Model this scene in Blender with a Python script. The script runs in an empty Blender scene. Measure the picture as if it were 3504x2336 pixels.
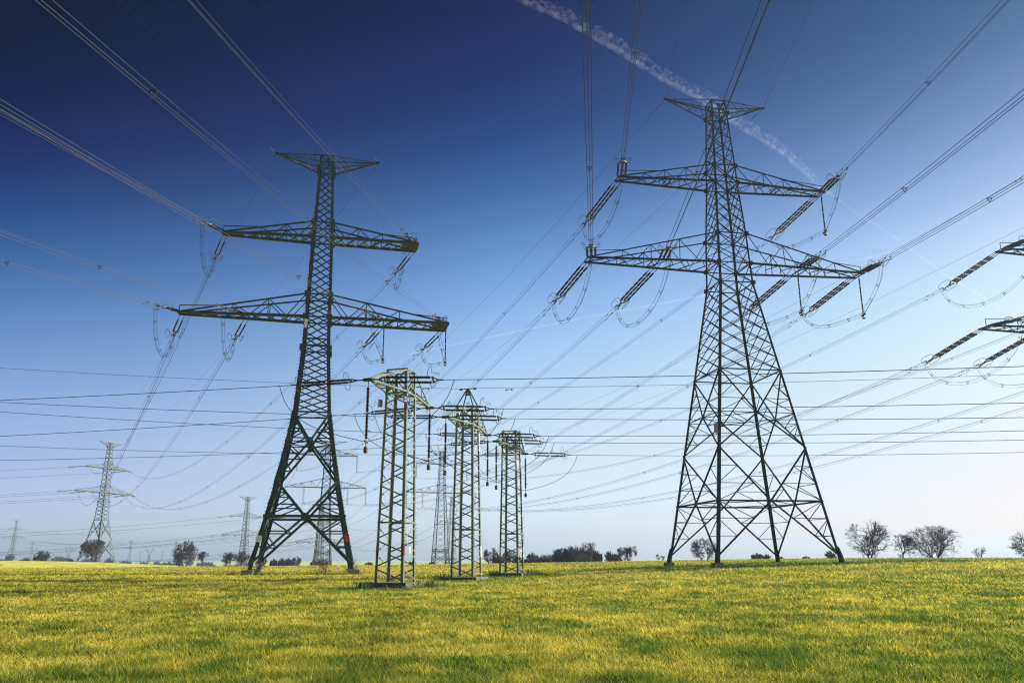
import bpy, math, random
import numpy as np
from mathutils import Vector, Matrix

R = math.radians
S = bpy.context.scene
COL = S.collection
SUN_AZ, SUN_EL = R(72), R(32)          # clockwise from +Y (view direction), above horizon

# ------------------------------------------------------------------ helpers
class MB:
    """collects bars, tubes, plates; build() links them as one mesh object"""
    def __init__(s): s.v = []; s.f = []
    def bar(s, p, q, w, h=None, up=None):
        p = Vector(p); q = Vector(q); d = q - p
        if d.length < 1e-6: return
        d.normalize(); h = h or w
        u = Vector(up) if up is not None else (Vector((0, 0, 1)) if abs(d.z) < .95 else Vector((1, 0, 0)))
        a = d.cross(u)
        if a.length < 1e-5: a = d.cross(Vector((0, 1, 0)))
        a.normalize(); b = a.cross(d)
        a *= w/2; b *= h/2; n = len(s.v)
        for c in (p, q):
            for i, j in ((-1, -1), (1, -1), (1, 1), (-1, 1)):
                s.v.append(tuple(c + a*i + b*j))
        s.f += [(n+3, n+2, n+1, n), (n+4, n+5, n+6, n+7)]
        for i in range(4): s.f.append((n+i, n+(i+1) % 4, n+4+(i+1) % 4, n+4+i))
    def angle(s, p, q, w, t, n1, n2):
        """L section: two flat strips meeting at the line p-q, spreading along n1 and n2"""
        p = Vector(p); q = Vector(q); n1 = Vector(n1).normalized(); n2 = Vector(n2).normalized()
        s.bar(p + n1*w/2, q + n1*w/2, t, w, up=n1)
        o = n2*(w/2 + t*.5)
        s.bar(p + o, q + o, t, w - t, up=n2)
    def tube(s, pts, r, n=5, cap=True):
        pts = [Vector(p) for p in pts]; m = len(pts)
        if m < 2: return
        rs = r if isinstance(r, (list, tuple)) else [r]*m
        base = len(s.v)
        d = (pts[1]-pts[0]).normalized()
        a = d.cross(Vector((0, 0, 1)))
        if a.length < .05: a = d.cross(Vector((1, 0, 0)))
        a.normalize()
        for i in range(m):
            d = (pts[min(i+1, m-1)] - pts[max(i-1, 0)])
            if d.length < 1e-9: d = Vector((0, 0, 1))
            d.normalize()
            a = (a - d*a.dot(d))
            if a.length < 1e-6: a = d.orthogonal()
            a.normalize(); b = d.cross(a)
            for k in range(n):
                t = 2*math.pi*k/n
                s.v.append(tuple(pts[i] + (a*math.cos(t) + b*math.sin(t))*rs[i]))
        for i in range(m-1):
            for k in range(n):
                k2 = (k+1) % n
                s.f.append((base+i*n+k, base+i*n+k2, base+(i+1)*n+k2, base+(i+1)*n+k))
        if cap and n > 2:
            s.f.append(tuple(base+k for k in reversed(range(n))))
            s.f.append(tuple(base+(m-1)*n+k for k in range(n)))
    def loft(s, prof, axis=0, n=10):
        """lathe: prof [(t, r)] along local X"""
        pts = [(t, 0, 0) for t, r in prof] if axis == 0 else [(0, 0, t) for t, r in prof]
        s.tube(pts, [max(r, .001) for t, r in prof], n)
    def box(s, c, sx, sy, sz, rz=0, taper=1.0):
        cx, cy, cz = c; n = len(s.v); ca, sa = math.cos(rz), math.sin(rz)
        for z, k in ((-sz/2, 1), (sz/2, taper)):
            for i, j in ((-1, -1), (1, -1), (1, 1), (-1, 1)):
                x, y = i*sx/2*k, j*sy/2*k
                s.v.append((cx+ca*x-sa*y, cy+sa*x+ca*y, cz+z))
        s.f += [(n+3, n+2, n+1, n), (n+4, n+5, n+6, n+7)]
        for i in range(4): s.f.append((n+i, n+(i+1) % 4, n+4+(i+1) % 4, n+4+i))
    def build(s, name, m, parent=None, org=None, smooth=False):
        me = bpy.data.meshes.new(name)
        v = s.v
        if org is not None:
            ox, oy, oz = org; v = [(a-ox, b-oy, c-oz) for a, b, c in v]
        me.from_pydata(v, [], s.f); me.update()
        if smooth: me.polygons.foreach_set('use_smooth', [True]*len(me.polygons))
        me.materials.append(m)
        o = bpy.data.objects.new(name, me); COL.objects.link(o)
        if parent is not None: o.parent = parent
        elif org is not None: o.location = org
        return o

def tag(o, label=None, cat=None, group=None, kind=None):
    if label: o['label'] = label
    if cat: o['category'] = cat
    if group: o['group'] = group
    if kind: o['kind'] = kind
    return o
def thing(name, label, cat, loc=(0, 0, 0), rz=0, group=None, matrix=None):
    o = bpy.data.objects.new(name, None); COL.objects.link(o)
    o.empty_display_size = .2
    if matrix is not None: o.matrix_world = matrix
    else: o.location = loc; o.rotation_euler = (0, 0, rz)
    return tag(o, label, cat, group)
KIDS = {}
def kids(o):
    return [c for c in bpy.data.objects if c.parent == o] if o not in KIDS else KIDS[o]
def dup(o, label=None, loc=None, rz=None, group=None, matrix=None, scale=None):
    ks = KIDS.get(o)
    if ks is None:
        def tree(x): return [(c, tree(c)) for c in x.children]
        ks = KIDS[o] = tree(o)
    c = o.copy(); COL.objects.link(c)
    if matrix is not None: c.matrix_world = matrix
    if loc is not None: c.location = loc
    if rz is not None: c.rotation_euler = (0, 0, rz)
    if scale is not None: c.scale = (scale, scale, scale) if isinstance(scale, (int, float)) else scale
    tag(c, label, None, group)
    def rec(lst, par):
        for k, sub in lst:
            d = k.copy(); COL.objects.link(d); d.parent = par
            d.matrix_parent_inverse = k.matrix_parent_inverse.copy()
            rec(sub, d)
    rec(ks, c)
    return c

# ------------------------------------------------------------------ materials
def mat(name, col, rough=.6, metal=0., noise=None, bump=0., spec=.5, col2=None):
    m = bpy.data.materials.new(name); m.use_nodes = True
    nt = m.node_tree; b = nt.nodes['Principled BSDF']
    b.inputs['Roughness'].default_value = rough; b.inputs['Metallic'].default_value = metal
    b.inputs['Specular IOR Level'].default_value = spec
    b.inputs['Base Color'].default_value = (*col, 1)
    if noise:
        tc = nt.nodes.new('ShaderNodeTexCoord'); n = nt.nodes.new('ShaderNodeTexNoise')
        n.inputs['Scale'].default_value = noise; n.inputs['Detail'].default_value = 6; n.inputs['Roughness'].default_value = .65
        nt.links.new(tc.outputs['Object'], n.inputs['Vector'])
        r = nt.nodes.new('ShaderNodeValToRGB')
        c2 = col2 or tuple(c*.55 for c in col)
        r.color_ramp.elements[0].position = .35; r.color_ramp.elements[0].color = (*c2, 1)
        r.color_ramp.elements[1].position = .68; r.color_ramp.elements[1].color = (*col, 1)
        nt.links.new(n.outputs['Fac'], r.inputs['Fac']); nt.links.new(r.outputs['Color'], b.inputs['Base Color'])
        if bump:
            bp = nt.nodes.new('ShaderNodeBump'); bp.inputs['Strength'].default_value = bump
            nt.links.new(n.outputs['Fac'], bp.inputs['Height']); nt.links.new(bp.outputs['Normal'], b.inputs['Normal'])
    return m
M = dict(
    dark=mat('dark green painted steel', (.045, .062, .053), .7, 0, 1.5, spec=.15, col2=(.027, .038, .033)),
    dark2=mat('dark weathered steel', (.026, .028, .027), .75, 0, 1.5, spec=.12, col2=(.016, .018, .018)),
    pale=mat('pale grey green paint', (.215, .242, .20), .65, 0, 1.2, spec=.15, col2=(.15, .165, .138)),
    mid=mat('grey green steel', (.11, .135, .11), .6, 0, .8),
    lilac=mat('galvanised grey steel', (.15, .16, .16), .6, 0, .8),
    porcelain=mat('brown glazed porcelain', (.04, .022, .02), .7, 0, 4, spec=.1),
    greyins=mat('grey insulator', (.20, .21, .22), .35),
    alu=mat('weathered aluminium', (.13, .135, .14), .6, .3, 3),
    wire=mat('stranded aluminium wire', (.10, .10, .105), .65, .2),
    wiredark=mat('dark stranded wire', (.02, .02, .022), .8, 0, spec=.1),
    iron=mat('dark hardware iron', (.05, .05, .05), .5, .4),
    conc=mat('weathered concrete', (.36, .34, .28), .9, 0, 3, .4, col2=(.17, .17, .13)),
    brown=mat('brown weight paint', (.10, .06, .055), .6), white=mat('white enamel', (.8, .8, .78), .4), red=mat('red paint', (.55, .05, .04), .5),
    dullred=mat('faded red paint', (.15, .065, .06), .7, spec=.1), slab=mat('stained old concrete', (.20, .185, .14), .95, 0, 2.2, .5, col2=(.075, .08, .05)), yellow=mat('yellow enamel', (.8, .6, .05), .4),
    blue=mat('blue enamel', (.03, .07, .42), .4),
    bark=mat('grey brown bark', (.07, .052, .046), .95, 0, 4, spec=.05), twig=mat('brown twigs', (.078, .056, .05), .95, spec=.05),
    twig2=mat('budding twigs', (.17, .16, .10), .9), evergreen=mat('dark ivy undergrowth', (.055, .075, .03), .9, 0, 2),
)

# ------------------------------------------------------------------ terrain
CP = np.array([(0, 0, 0), (0, 12, .03), (16, 16, .02), (-16, 16, .0), (-7.4, 53, -.1), (-3.7, 67, -.06), (-.1, 81, .02), (25.4, 90.4, .84),
    (14, 70, .35), (-25.6, 103, .03), (-60, 90, .15), (-45, 50, .05), (-103, 170, .3), (-190, 385, .72), (-80, 230, -.1), (-20, 215, .12), (-20, 300, -.6),
    (-62, 276, -1.5), (-27, 311, -.8), (55, 170, 1.22), (90, 150, 1.22), (110, 90, 1.1), (60, 60, .75), (40, 30, .3), (37, 200, .62), (8, 210, .28),
    (60, 260, -.6), (120, 260, -.5), (-168, 524, -14.6), (-125, 542, -18.9), (-41, 566, -4.5), (-330, 420, .6), (-260, 600, -8),
    (200, 600, -8), (-695, 1167, 2.0), (-400, 1100, -10), (0, 1200, -26), (700, 1000, -9), (-1200, 1500, 2), (-500, 1700, -.6), (-760, 1500, .2),
    (0, 2200, -14), (1200, 2000, -8), (300, -200, 0), (-300, -200, 0), (0, -600, 0), (300, 150, .6), (-400, 150, .3), (1500, 0, -5), (-1500, 0, 0), (0, -2500, 0),
    (-1800, 2200, 2), (600, 2700, -5)])
def _phi(d): return np.sqrt(d*d + 30.0**2)
_A = np.zeros((len(CP)+1,)*2); _A[:-1, :-1] = _phi(np.hypot(CP[:, None, 0]-CP[None, :, 0], CP[:, None, 1]-CP[None, :, 1]))
_A[-1, :-1] = 1; _A[:-1, -1] = 1
_W = np.linalg.solve(_A, np.append(CP[:, 2], 0))
def terrain(x, y):
    x = np.asarray(x, float); y = np.asarray(y, float)
    out = np.full(x.shape, _W[-1])
    for (cx, cy, _), w in zip(CP, _W[:-1]): out = out + w*_phi(np.hypot(x-cx, y-cy))
    d = np.hypot(x, y); k = np.clip((d-1800)/1000, 0, 1)
    return np.clip(out*(1-k) + -1.0*k, -22, 9)
def tz(x, y): return float(terrain(np.array([x]), np.array([y]))[0])

_rg = np.random.default_rng(5)
_G = [_rg.random((257, 257)) for _ in range(6)]
def vnoise(x, y, scale, k=0):
    u = x/scale + 61.3*k; v = y/scale + 17.7*k
    i = np.floor(u).astype(int); j = np.floor(v).astype(int); fu = u-i; fv = v-j
    fu = fu*fu*(3-2*fu); fv = fv*fv*(3-2*fv); g = _G[k % 6]
    a = g[i % 256, j % 256]; b = g[(i+1) % 256, j % 256]; c = g[i % 256, (j+1) % 256]; d = g[(i+1) % 256, (j+1) % 256]
    return (a*(1-fu)+b*fu)*(1-fv) + (c*(1-fu)+d*fu)*fv
def dryness_vignette(x, y):
    """1 = straw, 0 = fresh green; growth patches plus painted-in vignette brightness falloff"""
    n = .12*vnoise(x, y*1.6, 30, 0) + .13*vnoise(x, y*1.3, 8, 1) + .20*vnoise(x, y, 2.3, 2) + .30*vnoise(x, y, .75, 3) + .25*vnoise(x, y, .28, 4)
    d = (n-.5)*2.4 + .56 - .22*np.exp(-np.maximum(y-11, 0)/5.) + .22*np.clip((y-25)/70, 0, 1)*np.clip(1-(x+10)/70, 0, 1)  # near and far-left terms put vignette falloff into the grass colour
    right = np.clip((x - .18*y)/(.5*np.maximum(y, 1)), 0, 1)       # near-right vignette darkening painted in as greener grass
    d = d - .34*right*np.clip(1.15-y/70, .25, 1)
    for px, py, rad in GREENS:                                     # rank grass round the feet of masts
        d = d - .8*np.exp(-((x-px)**2+(y-py)**2)/(rad*rad))
    return np.clip(d, 0, 1)
GREENS = [(-8.3, 51.0, 2.4), (-6.5, 54.5, 2.2), (-4.4, 65.5, 2.4), (-1.8, 80, 2.8), (1.8, 82, 3), (25, 88.5, 7.5), (19, 92, 5), (33, 92, 5), (13, 92, 6), (-30, 97, 4), (-21, 98, 4), (45, 98, 6)]
STRAW = np.array((.66, .55, .095)); GREEN = np.array((.22, .28, .03)); DEEP = np.array((.075, .15, .018))
def meadow_col(d):
    d = d[:, None]
    return np.where(d > .4, GREEN + (STRAW-GREEN)*(d-.4)/.6, DEEP + (GREEN-DEEP)*d/.4)
def edge_y(x):
    """far boundary of the meadow on the left"""
    return np.interp(x, [-400, -190, -90, -20, 20, 60], [385, 380, 310, 300, 310, 340])

def color_mat(name, trans=0., rough=.9, bump=0.):
    m = bpy.data.materials.new(name); m.use_nodes = True; nt = m.node_tree
    b = nt.nodes['Principled BSDF']; b.inputs['Roughness'].default_value = rough; b.inputs['Specular IOR Level'].default_value = .15
    a = nt.nodes.new('ShaderNodeVertexColor'); a.layer_name = 'col'
    nt.links.new(a.outputs['Color'], b.inputs['Base Color'])
    if bump:
        tc = nt.nodes.new('ShaderNodeTexCoord'); n = nt.nodes.new('ShaderNodeTexNoise')
        n.inputs['Scale'].default_value = 3; n.inputs['Detail'].default_value = 8; n.inputs['Roughness'].default_value = .7
        nt.links.new(tc.outputs['Object'], n.inputs['Vector'])
        bp = nt.nodes.new('ShaderNodeBump'); bp.inputs['Strength'].default_value = bump; bp.inputs['Distance'].default_value = .2
        nt.links.new(n.outputs['Fac'], bp.inputs['Height']); nt.links.new(bp.outputs['Normal'], b.inputs['Normal'])
        mx = nt.nodes.new('ShaderNodeMix'); mx.data_type = 'RGBA'; mx.blend_type = 'MULTIPLY'; mx.inputs[0].default_value = 1
        rp = nt.nodes.new('ShaderNodeValToRGB'); rp.color_ramp.elements[0].color = (.6, .66, .55, 1); rp.color_ramp.elements[1].color = (1.25, 1.2, 1.25, 1)
        rp.color_ramp.elements[0].position = .3; rp.color_ramp.elements[1].position = .7
        nt.links.new(n.outputs['Fac'], rp.inputs['Fac']); nt.links.new(a.outputs['Color'], mx.inputs[6]); nt.links.new(rp.outputs['Color'], mx.inputs[7])
        nt.links.new(mx.outputs[2], b.inputs['Base Color'])
    if trans:
        t = nt.nodes.new('ShaderNodeBsdfTranslucent'); nt.links.new(a.outputs['Color'], t.inputs['Color'])
        mix = nt.nodes.new('ShaderNodeMixShader'); mix.inputs[0].default_value = trans
        out = nt.nodes['Material Output']
        nt.links.new(b.outputs[0], mix.inputs[1]); nt.links.new(t.outputs[0], mix.inputs[2]); nt.links.new(mix.outputs[0], out.inputs['Surface'])
    return m
def np_mesh(name, v, f, cols, m):
    """v (n,3), f (k,3 or 4) index arrays, cols (n,3)"""
    me = bpy.data.meshes.new(name); n = len(v); k, w = f.shape
    me.vertices.add(n); me.vertices.foreach_set('co', v.astype(np.float32).ravel())
    me.loops.add(k*w); me.loops.foreach_set('vertex_index', f.astype(np.int32).ravel())
    me.polygons.add(k); me.polygons.foreach_set('loop_start', np.arange(0, k*w, w, dtype=np.int32))
    me.polygons.foreach_set('loop_total', np.full(k, w, dtype=np.int32))
    me.update(calc_edges=True)
    at = me.color_attributes.new('col', 'FLOAT_COLOR', 'POINT')
    at.data.foreach_set('color', np.hstack([cols, np.ones((n, 1))]).astype(np.float32).ravel())
    me.materials.append(m)
    o = bpy.data.objects.new(name, me); COL.objects.link(o); return o

def make_ground():
    front = np.radians(np.linspace(-44, 44, 620)); back = np.radians(np.linspace(44, 316, 90))[1:-1]
    ang = np.concatenate([front, back]); na = len(ang)
    rad = np.concatenate([[.6, 3, 6], np.geomspace(8.5, 420, 470), np.geomspace(430, 3000, 90)]); nr = len(rad)
    A, Rr = np.meshgrid(ang, rad); x = (Rr*np.sin(A)).ravel(); y = (Rr*np.cos(A)).ravel()
    z = terrain(x, y)
    d = dryness_vignette(x, y); c = meadow_col(d)*1.0
    # farther farmland: strip of winter wheat, then pale hazy fields
    e = edge_y(x); far = (y > e) & (x < 15)
    wheat = np.array((.06, .25, .02)); pasture = np.array((.42, .48, .16)); plough = np.array((.22, .19, .11))
    strip = far & (y < e + 110) & (x < -45)
    c = np.where(far[:, None], pasture*.9, c); c = np.where(strip[:, None], wheat, c)
    f2 = vnoise(x, y, 260, 4); dist = np.hypot(x, y)
    beyond = (dist > 620)
    c = np.where(beyond[:, None], np.where((f2 > .30)[:, None], pasture, pasture*.75), c)
    i = np.arange(nr-1)[:, None]*na + np.arange(na)[None]; i2 = np.arange(nr-1)[:, None]*na + (np.arange(na)[None]+1) % na
    f = np.stack([i2, i, i+na, i2+na], -1).reshape(-1, 4)
    v = np.stack([x, y, z], 1)
    # close the centre
    v = np.vstack([v, [[0, 0, tz(0, 0)]]]); c = np.vstack([c, c[:1]]); 
    o = np_mesh('ground', v, f, c, color_mat('meadow soil and farmland', 0, .95, .35))
    me = o.data
    tag(o, 'yellow green spring meadow with far farmland', 'ground', kind='structure')
    return o
make_ground()

def make_grass():
    g = np.random.default_rng(11); N = 950000
    r0, r1 = 10.2, 190.
    u = g.random(N); r = r0*(r1/r0)**(u**1.08); a = np.radians(g.uniform(-38.5, 38.5, N))
    x = r*np.sin(a); y = r*np.cos(a)
    keep = y < edge_y(x)-3
    for px, py, s in ((-7.4, 53.2, 1.5), (-3.7, 66.95, 1.5), (-.13, 80.9, 1.5)):
        c_, s_ = math.cos(.285), math.sin(.285); lx = c_*(x-px)-s_*(y-py); ly = s_*(x-px)+c_*(y-py)
        keep &= ~((np.abs(lx+.16) < s+.1) & (np.abs(ly+.1) < s))
    x, y, r = x[keep], y[keep], r[keep]; n = len(x)
    z = terrain(x, y); d = dryness_vignette(x, y)
    tuft = vnoise(x, y, .55, 5)
    h = (.035 + .07*g.random(n)**1.5 + .09*tuft**2)*(1 + .25*(1-d))*np.clip(r/40, 1, 1.6)
    tall = g.random(n) < .01; h = np.where(tall, h*2.0, h)
    w = np.where(tall, .6, 1.)*(.0065 + .004*g.random(n))*np.clip(r/11, 1, 14)
    th = g.uniform(0, 2*np.pi, n); lean = g.normal(0, .75, (n, 2))*h[:, None] + np.array([-.12, 0])*h[:, None]
    dx, dy = np.cos(th)*w, np.sin(th)*w
    p0 = np.stack([x-dx, y-dy, z-.01], 1); p1 = np.stack([x+dx, y+dy, z-.01], 1)
    p2 = np.stack([x+lean[:, 0], y+lean[:, 1], z+h], 1)
    dd = np.clip(d + g.normal(0, .26, n) + .15*(tall), 0, 1)
    c = meadow_col(dd)*(g.uniform(.6, 1.3, n)[:, None])
    v = np.stack([p0, p1, p2], 1).reshape(-1, 3); cc = np.repeat(c, 3, 0)
    f = np.arange(3*n).reshape(-1, 3)
    o = np_mesh('meadow_grass', v, f, cc, color_mat('grass blades', .52, .85))
    tag(o, 'short straw yellow and green grass covering the meadow', 'grass', kind='stuff')
make_grass()

# ------------------------------------------------------------------ lattice towers
def interp(rings, h):
    for (h0, w0), (h1, w1) in zip(rings, rings[1:]):
        if h <= h1: return w0 + (w1-w0)*(h-h0)/(h1-h0)
    return rings[-1][1]
CORN = [(-1, -1), (1, -1), (1, 1), (-1, 1)]

class Tower:
    def __init__(s, name, label, loc, ang, spec, group, m, cat='pylon'):
        s.loc = Vector(loc); s.ang = ang; s.spec = spec
        s.root = thing(name, label, cat, loc, ang, group); s.m = m
        s.mw = Matrix.Translation(s.loc) @ Matrix.Rotation(ang, 4, 'Z')
        s.build()
    def P(s, c, h):
        w = interp(s.spec['rings'], h); return Vector((c[0]*w, c[1]*w, h))
    def world(s, l): return s.mw @ Vector(l)
    def build(s):
        sp = s.spec; rings = sp['rings']; lw, bw = sp['leg'], sp['brace']; m = s.m; H = rings[-1][0]
        for ci, c in enumerate(CORN):
            b = MB()
            for (h0, w0), (h1, w1) in zip(rings, rings[1:]):
                t = lw*(1 - .5*h0/H)
                p = Vector((c[0]*w0, c[1]*w0, h0)); q = Vector((c[0]*w1, c[1]*w1, h1 + .02))
                b.angle(p, q, t, t*.16, (-c[0], 0, 0), (0, -c[1], 0))
                if sp.get('double_leg') and h0 < sp['double_leg']:
                    b.angle(p, q, t*.8, t*.16, (c[0], 0, 0), (0, c[1], 0))
            if 'boot' in sp:
                p = s.P(c, 0); q = s.P(c, sp['boot'])
                b.tube([p + Vector((0, 0, -.12)), p.lerp(q, .45), q], [lw*1.05, lw*.95, lw*.5], 8)
            if sp.get('bolts') and ci in sp['bolts']:
                h = 2.6
                while h < H-1:
                    p = s.P(c, h); b.bar(p, p + Vector((c[0]*.26, c[1]*.02, 0)), .035); h += .45
            b.build('leg', m, s.root)
            f = MB(); fw = sp['foot']
            p = s.P(c, 0); gz = sp.get('gz', -.25)
            f.box((p.x, p.y, gz/2 - .25), fw, fw, -gz + .5, taper=.96)
            if sp.get('feet', True): f.build('foundation', M['conc'], s.root)
        # body bracing
        b = MB(); lo = MB()
        hs, h2, h3, hr = sp['k']        # strut level, knode, upper mid node, ring
        for i in range(4):
            c0, c1 = CORN[i], CORN[(i+1) % 4]
            def P2(t, h):
                return s.P(c0, h).lerp(s.P(c1, h), t)
            w1 = bw*sp.get('lowf', 1.35)
            M1, M2 = P2(.5, hs), P2(.5, h3)
            mains = [(P2(0, .6), M1), (P2(1, .6), M1), (P2(0, h2), M1), (P2(1, h2), M1), (P2(0, h2), M2), (P2(1, h2), M2), (P2(0, hr), M2), (P2(1, hr), M2)]
            for k, (p, q) in enumerate(mains):
                lo.bar(p, q, w1 if k < 4 else w1*.9)
                side = k % 2
                pts = [p.lerp(q, t) for t in (.36, .68)]
                lp = [P2(side, x.z) for x in pts]
                se = bw*sp.get('sec', 1.)*.58
                for x, l in zip(pts, lp): lo.bar(l, x, se)
                lo.bar(lp[1], pts[0], se)
                lo.bar(P2(side, q.z), pts[1], se)
            lo.bar(P2(0, hs), P2(1, hs), w1*1.15); lo.bar(P2(0, h3), P2(1, h3), bw*.7)
            lo.bar(P2(0, hr), P2(1, hr), bw*1.1)
            nf = (P2(0, hs) - P2(1, hs)).cross(Vector((0, 0, 1))).normalized(); pw_ = bw*sp.get('plate', 3.0)
            lo.bar(M1 - Vector((0, 0, pw_*.45)), M1 + Vector((0, 0, pw_*.45)), pw_, bw*.5, up=nf)
            lo.bar(M2 - Vector((0, 0, pw_*.7)), M2 + Vector((0, 0, pw_*.6)), pw_*.85, bw*.5, up=nf)
            # plan bracing
            c2 = CORN[(i+2) % 4]
            for hh in (hs, h3):
                lo.bar(P2(.5, hh), s.P(c1, hh).lerp(s.P(c2, hh), .5), bw*.7)
            for (h0, h1, n, dbl) in sp['lat']:
                hh = [h0 + (h1-h0)*k/n for k in range(n+1)]
                stp = 2 if dbl else 1
                for k in range(-(stp-1), n):
                    for fl in (0, 1):
                        a, e = k, k+stp
                        ta, te = 0., 1.
                        ha = hh[max(a, 0)]; he = hh[min(e, n)]
                        if a < 0: ta = .5; ha = hh[0]
                        if e > n: te = .5; he = hh[n]
                        pa, pe = (ta, te) if not fl else (1-ta, 1-te)
                        q0, q1 = P2(pa, ha), P2(pe, he)
                        if not dbl:
                            g = .06
                            q0, q1 = q0.lerp(q1, g/2), q1.lerp(q0, g/2)
                        b.bar(q0, q1, bw*sp.get('latw', .8))
                b.bar(P2(0, h0), P2(1, h0), bw*.8)
            for h in sp['horiz']:
                b.bar(P2(0, h), P2(1, h), bw)
            # gusset plates where crossarms meet
            for h in sp['gus']:
                p = s.P(c0, h); b.box((p.x, p.y, h), bw*3.4, bw*3.4, bw*4.2)
        lo.build('lower_bracing', m, s.root); b.build('body_bracing', m, s.root)
        for (h0, h1, xl, wl, xr, wr, n) in sp['arms']:
            for sg, xt, wt in ((-1, xl, wl), (1, xr, wr)):
                s.arm(sg, h0, h1, xt, wt, n)
        # earth-wire peak
        hp, H = sp['peak'][0], H
        for sg, xt in ((-1, sp['peak'][1]), (1, sp['peak'][2])):
            a = MB(); tip = Vector((sg*xt, 0, H)); bw2 = bw*.75
            ups = [s.P((sg, y), H) for y in (-1, 1)]; los = [s.P((sg, y), hp) for y in (-1, 1)]
            for p in ups: a.bar(p, tip, bw2*.9)
            for p in los: a.bar(p, tip, bw2*1.25)
            n = 6
            for k in range(n):
                t, t2 = k/n, (k+1)/n
                for e in (0, 1):
                    if k % 2 == e: a.bar(los[e].lerp(tip, t), los[1-e].lerp(tip, t2), bw2*.6)
                if k < 5 and k % 2 == 0:
                    for e in (0, 1):
                        a.bar(los[e].lerp(tip, t), ups[e].lerp(tip, t+.16), bw2*.55); a.bar(ups[e].lerp(tip, t+.16), los[e].lerp(tip, t2+.15), bw2*.55)
            a.bar(tip - Vector((sg*.35, 0, 0)), tip + Vector((sg*.15, 0, 0)), bw*1.8, bw*2.2)
            a.build('earth_wire_arm', m, s.root)
    def arm(s, sg, h0, h1, xt, wt, n):
        sp = s.spec; bw = sp['brace']; ch = sp['chord']; a = MB()
        w0, w1 = interp(sp['rings'], h0), interp(sp['rings'], h1)
        def lo(t, y): return Vector((sg*(w0 + (xt-w0)*t), y*(w0 + (wt-w0)*t), h0))
        ue = sp.get('uend', .97)
        def up(t, y):
            t = min(t, ue); k = t/ue
            return Vector((sg*(w1 + (w0 + (xt-w0)*ue - w1)*k), y*(w1 + (lo(ue, 1).y*1.0 - w1)*k), h1 + (h0 + .12 - h1)*k))
        for y in (-1, 1):
            a.bar(lo(0, y), lo(1, y), ch, ch*1.1)
            a.bar(up(0, y), up(ue, y), ch*.62)
            fr = sp.get('posts', (.2, .42, .64, .82))
            prev = 0
            for k, t in enumerate(fr):
                a.bar(lo(t, y), up(t, y), bw*.6)
                a.bar(up(prev, y), lo((prev+t)/2, y), bw*.6); a.bar(lo((prev+t)/2, y), up(t, y), bw*.6)
                prev = t
        for k in range(n):
            t, t2 = k/n, (k+1)/n; tm = (t+t2)/2
            if sp.get('kbrace'):
                mid = (lo(tm, -1) + lo(tm, 1))/2
                a.bar(lo(t2, -1), mid, bw*.7); a.bar(lo(t2, 1), mid, bw*.9); a.bar(lo(t, -1), mid, bw*.6)
            else:
                a.bar(lo(t, -1), lo(t2, 1), bw*.65); a.bar(lo(t, 1), lo(t2, -1), bw*.65)
        for t in (0, .45, .5, .97, 1.0): a.bar(lo(t, -1), lo(t, 1), bw*.9)
        e = (lo(1, 1) + lo(1, -1))/2
        if sp.get('tipplate'): a.box((e.x - sg*.9, e.y, h0 + .12), 2.2, max(wt*1.6, .35), .14)
        # walkway rail above the tip
        pr = e + Vector((-sg*.1, -wt*.5, .95)); a.bar(e + Vector((-sg*.1, -wt*.5, 0)), pr, bw*.5)
        t0 = ue*(1 - .95/(h1-h0))
        a.bar(pr, up(max(t0, .3), -1), bw*.6)
        a.build('crossarm', s.m, s.root)

SPEC1 = dict(rings=[(0, 6.66), (11.72, 4.91), (20.36, 3.61), (31.01, 2.02), (33.39, 1.93), (37.1, 1.8), (43.78, 1.41), (46.03, 1.34), (53.21, .99), (55, .92)],
    leg=.285, brace=.108, k=(6.1, 11.72, 15.5, 20.36), boot=1.5, foot=.95, gz=-.25,
    lat=[(20.36, 31.01, 7, True), (31.01, 33.39, 1, False), (33.39, 37.1, 2, False), (37.1, 43.78, 5, True), (43.78, 46.03, 1, False), (46.03, 53.21, 4, False), (53.21, 55, 1, False)],
    horiz=[31.01, 33.39, 37.1, 43.78, 46.03, 53.21, 54.95], gus=[31.0, 33.39, 37.1, 43.78, 46.03, 53.21],
    arms=[(33.39, 37.1, 17.2, .8, 17.03, .88, 8), (43.78, 46.03, 13.19, .56, 13.16, .70, 6)], peak=(53.21, 6.55, 6.38), chord=.19, kbrace=True, bolts=(0,), latw=.72, posts=(.3, .52, .74))
SPEC2 = dict(rings=[(0, 5.92), (10.41, 3.68), (18.96, 2.28), (27.64, 1.71), (31.57, 1.58), (34.68, 1.53), (42.8, 1.33), (44.97, 1.25), (53.03, .95), (55, .92)],
    leg=.44, brace=.17, k=(6.1, 10.41, 15.2, 18.96), foot=1.35, gz=-.55, lowf=1.6, sec=1.5, plate=5.2,
    lat=[(18.96, 27.64, 5, False), (27.64, 31.57, 2, False), (31.57, 34.68, 2, False), (34.68, 42.8, 4, False), (42.8, 44.97, 1, False), (44.97, 53.03, 4, False), (53.03, 55, 1, False)],
    horiz=[27.64, 28.6, 31.57, 34.68, 42.8, 44.97, 53.03, 54.95], gus=[27.4, 31.57, 34.68, 42.8, 44.97, 53.03],
    arms=[(31.57, 34.68, 17.3, .49, 17.05, 1.94, 9), (42.8, 44.97, 12.87, .47, 12.73, 1.59, 7)], peak=(53.03, 6.85, 7.0), chord=.30, tipplate=True, bolts=(0, 1), latw=.85, posts=(.3, .58))
SPECB = dict(SPEC2, leg=.46, brace=.15, bolts=(), feet=True, gz=-.6,
    arms=[(31.57, 34.68, 17.2, .6, 17.2, .6, 9), (42.8, 44.97, 12.8, .6, 12.8, .6, 7)])
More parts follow.
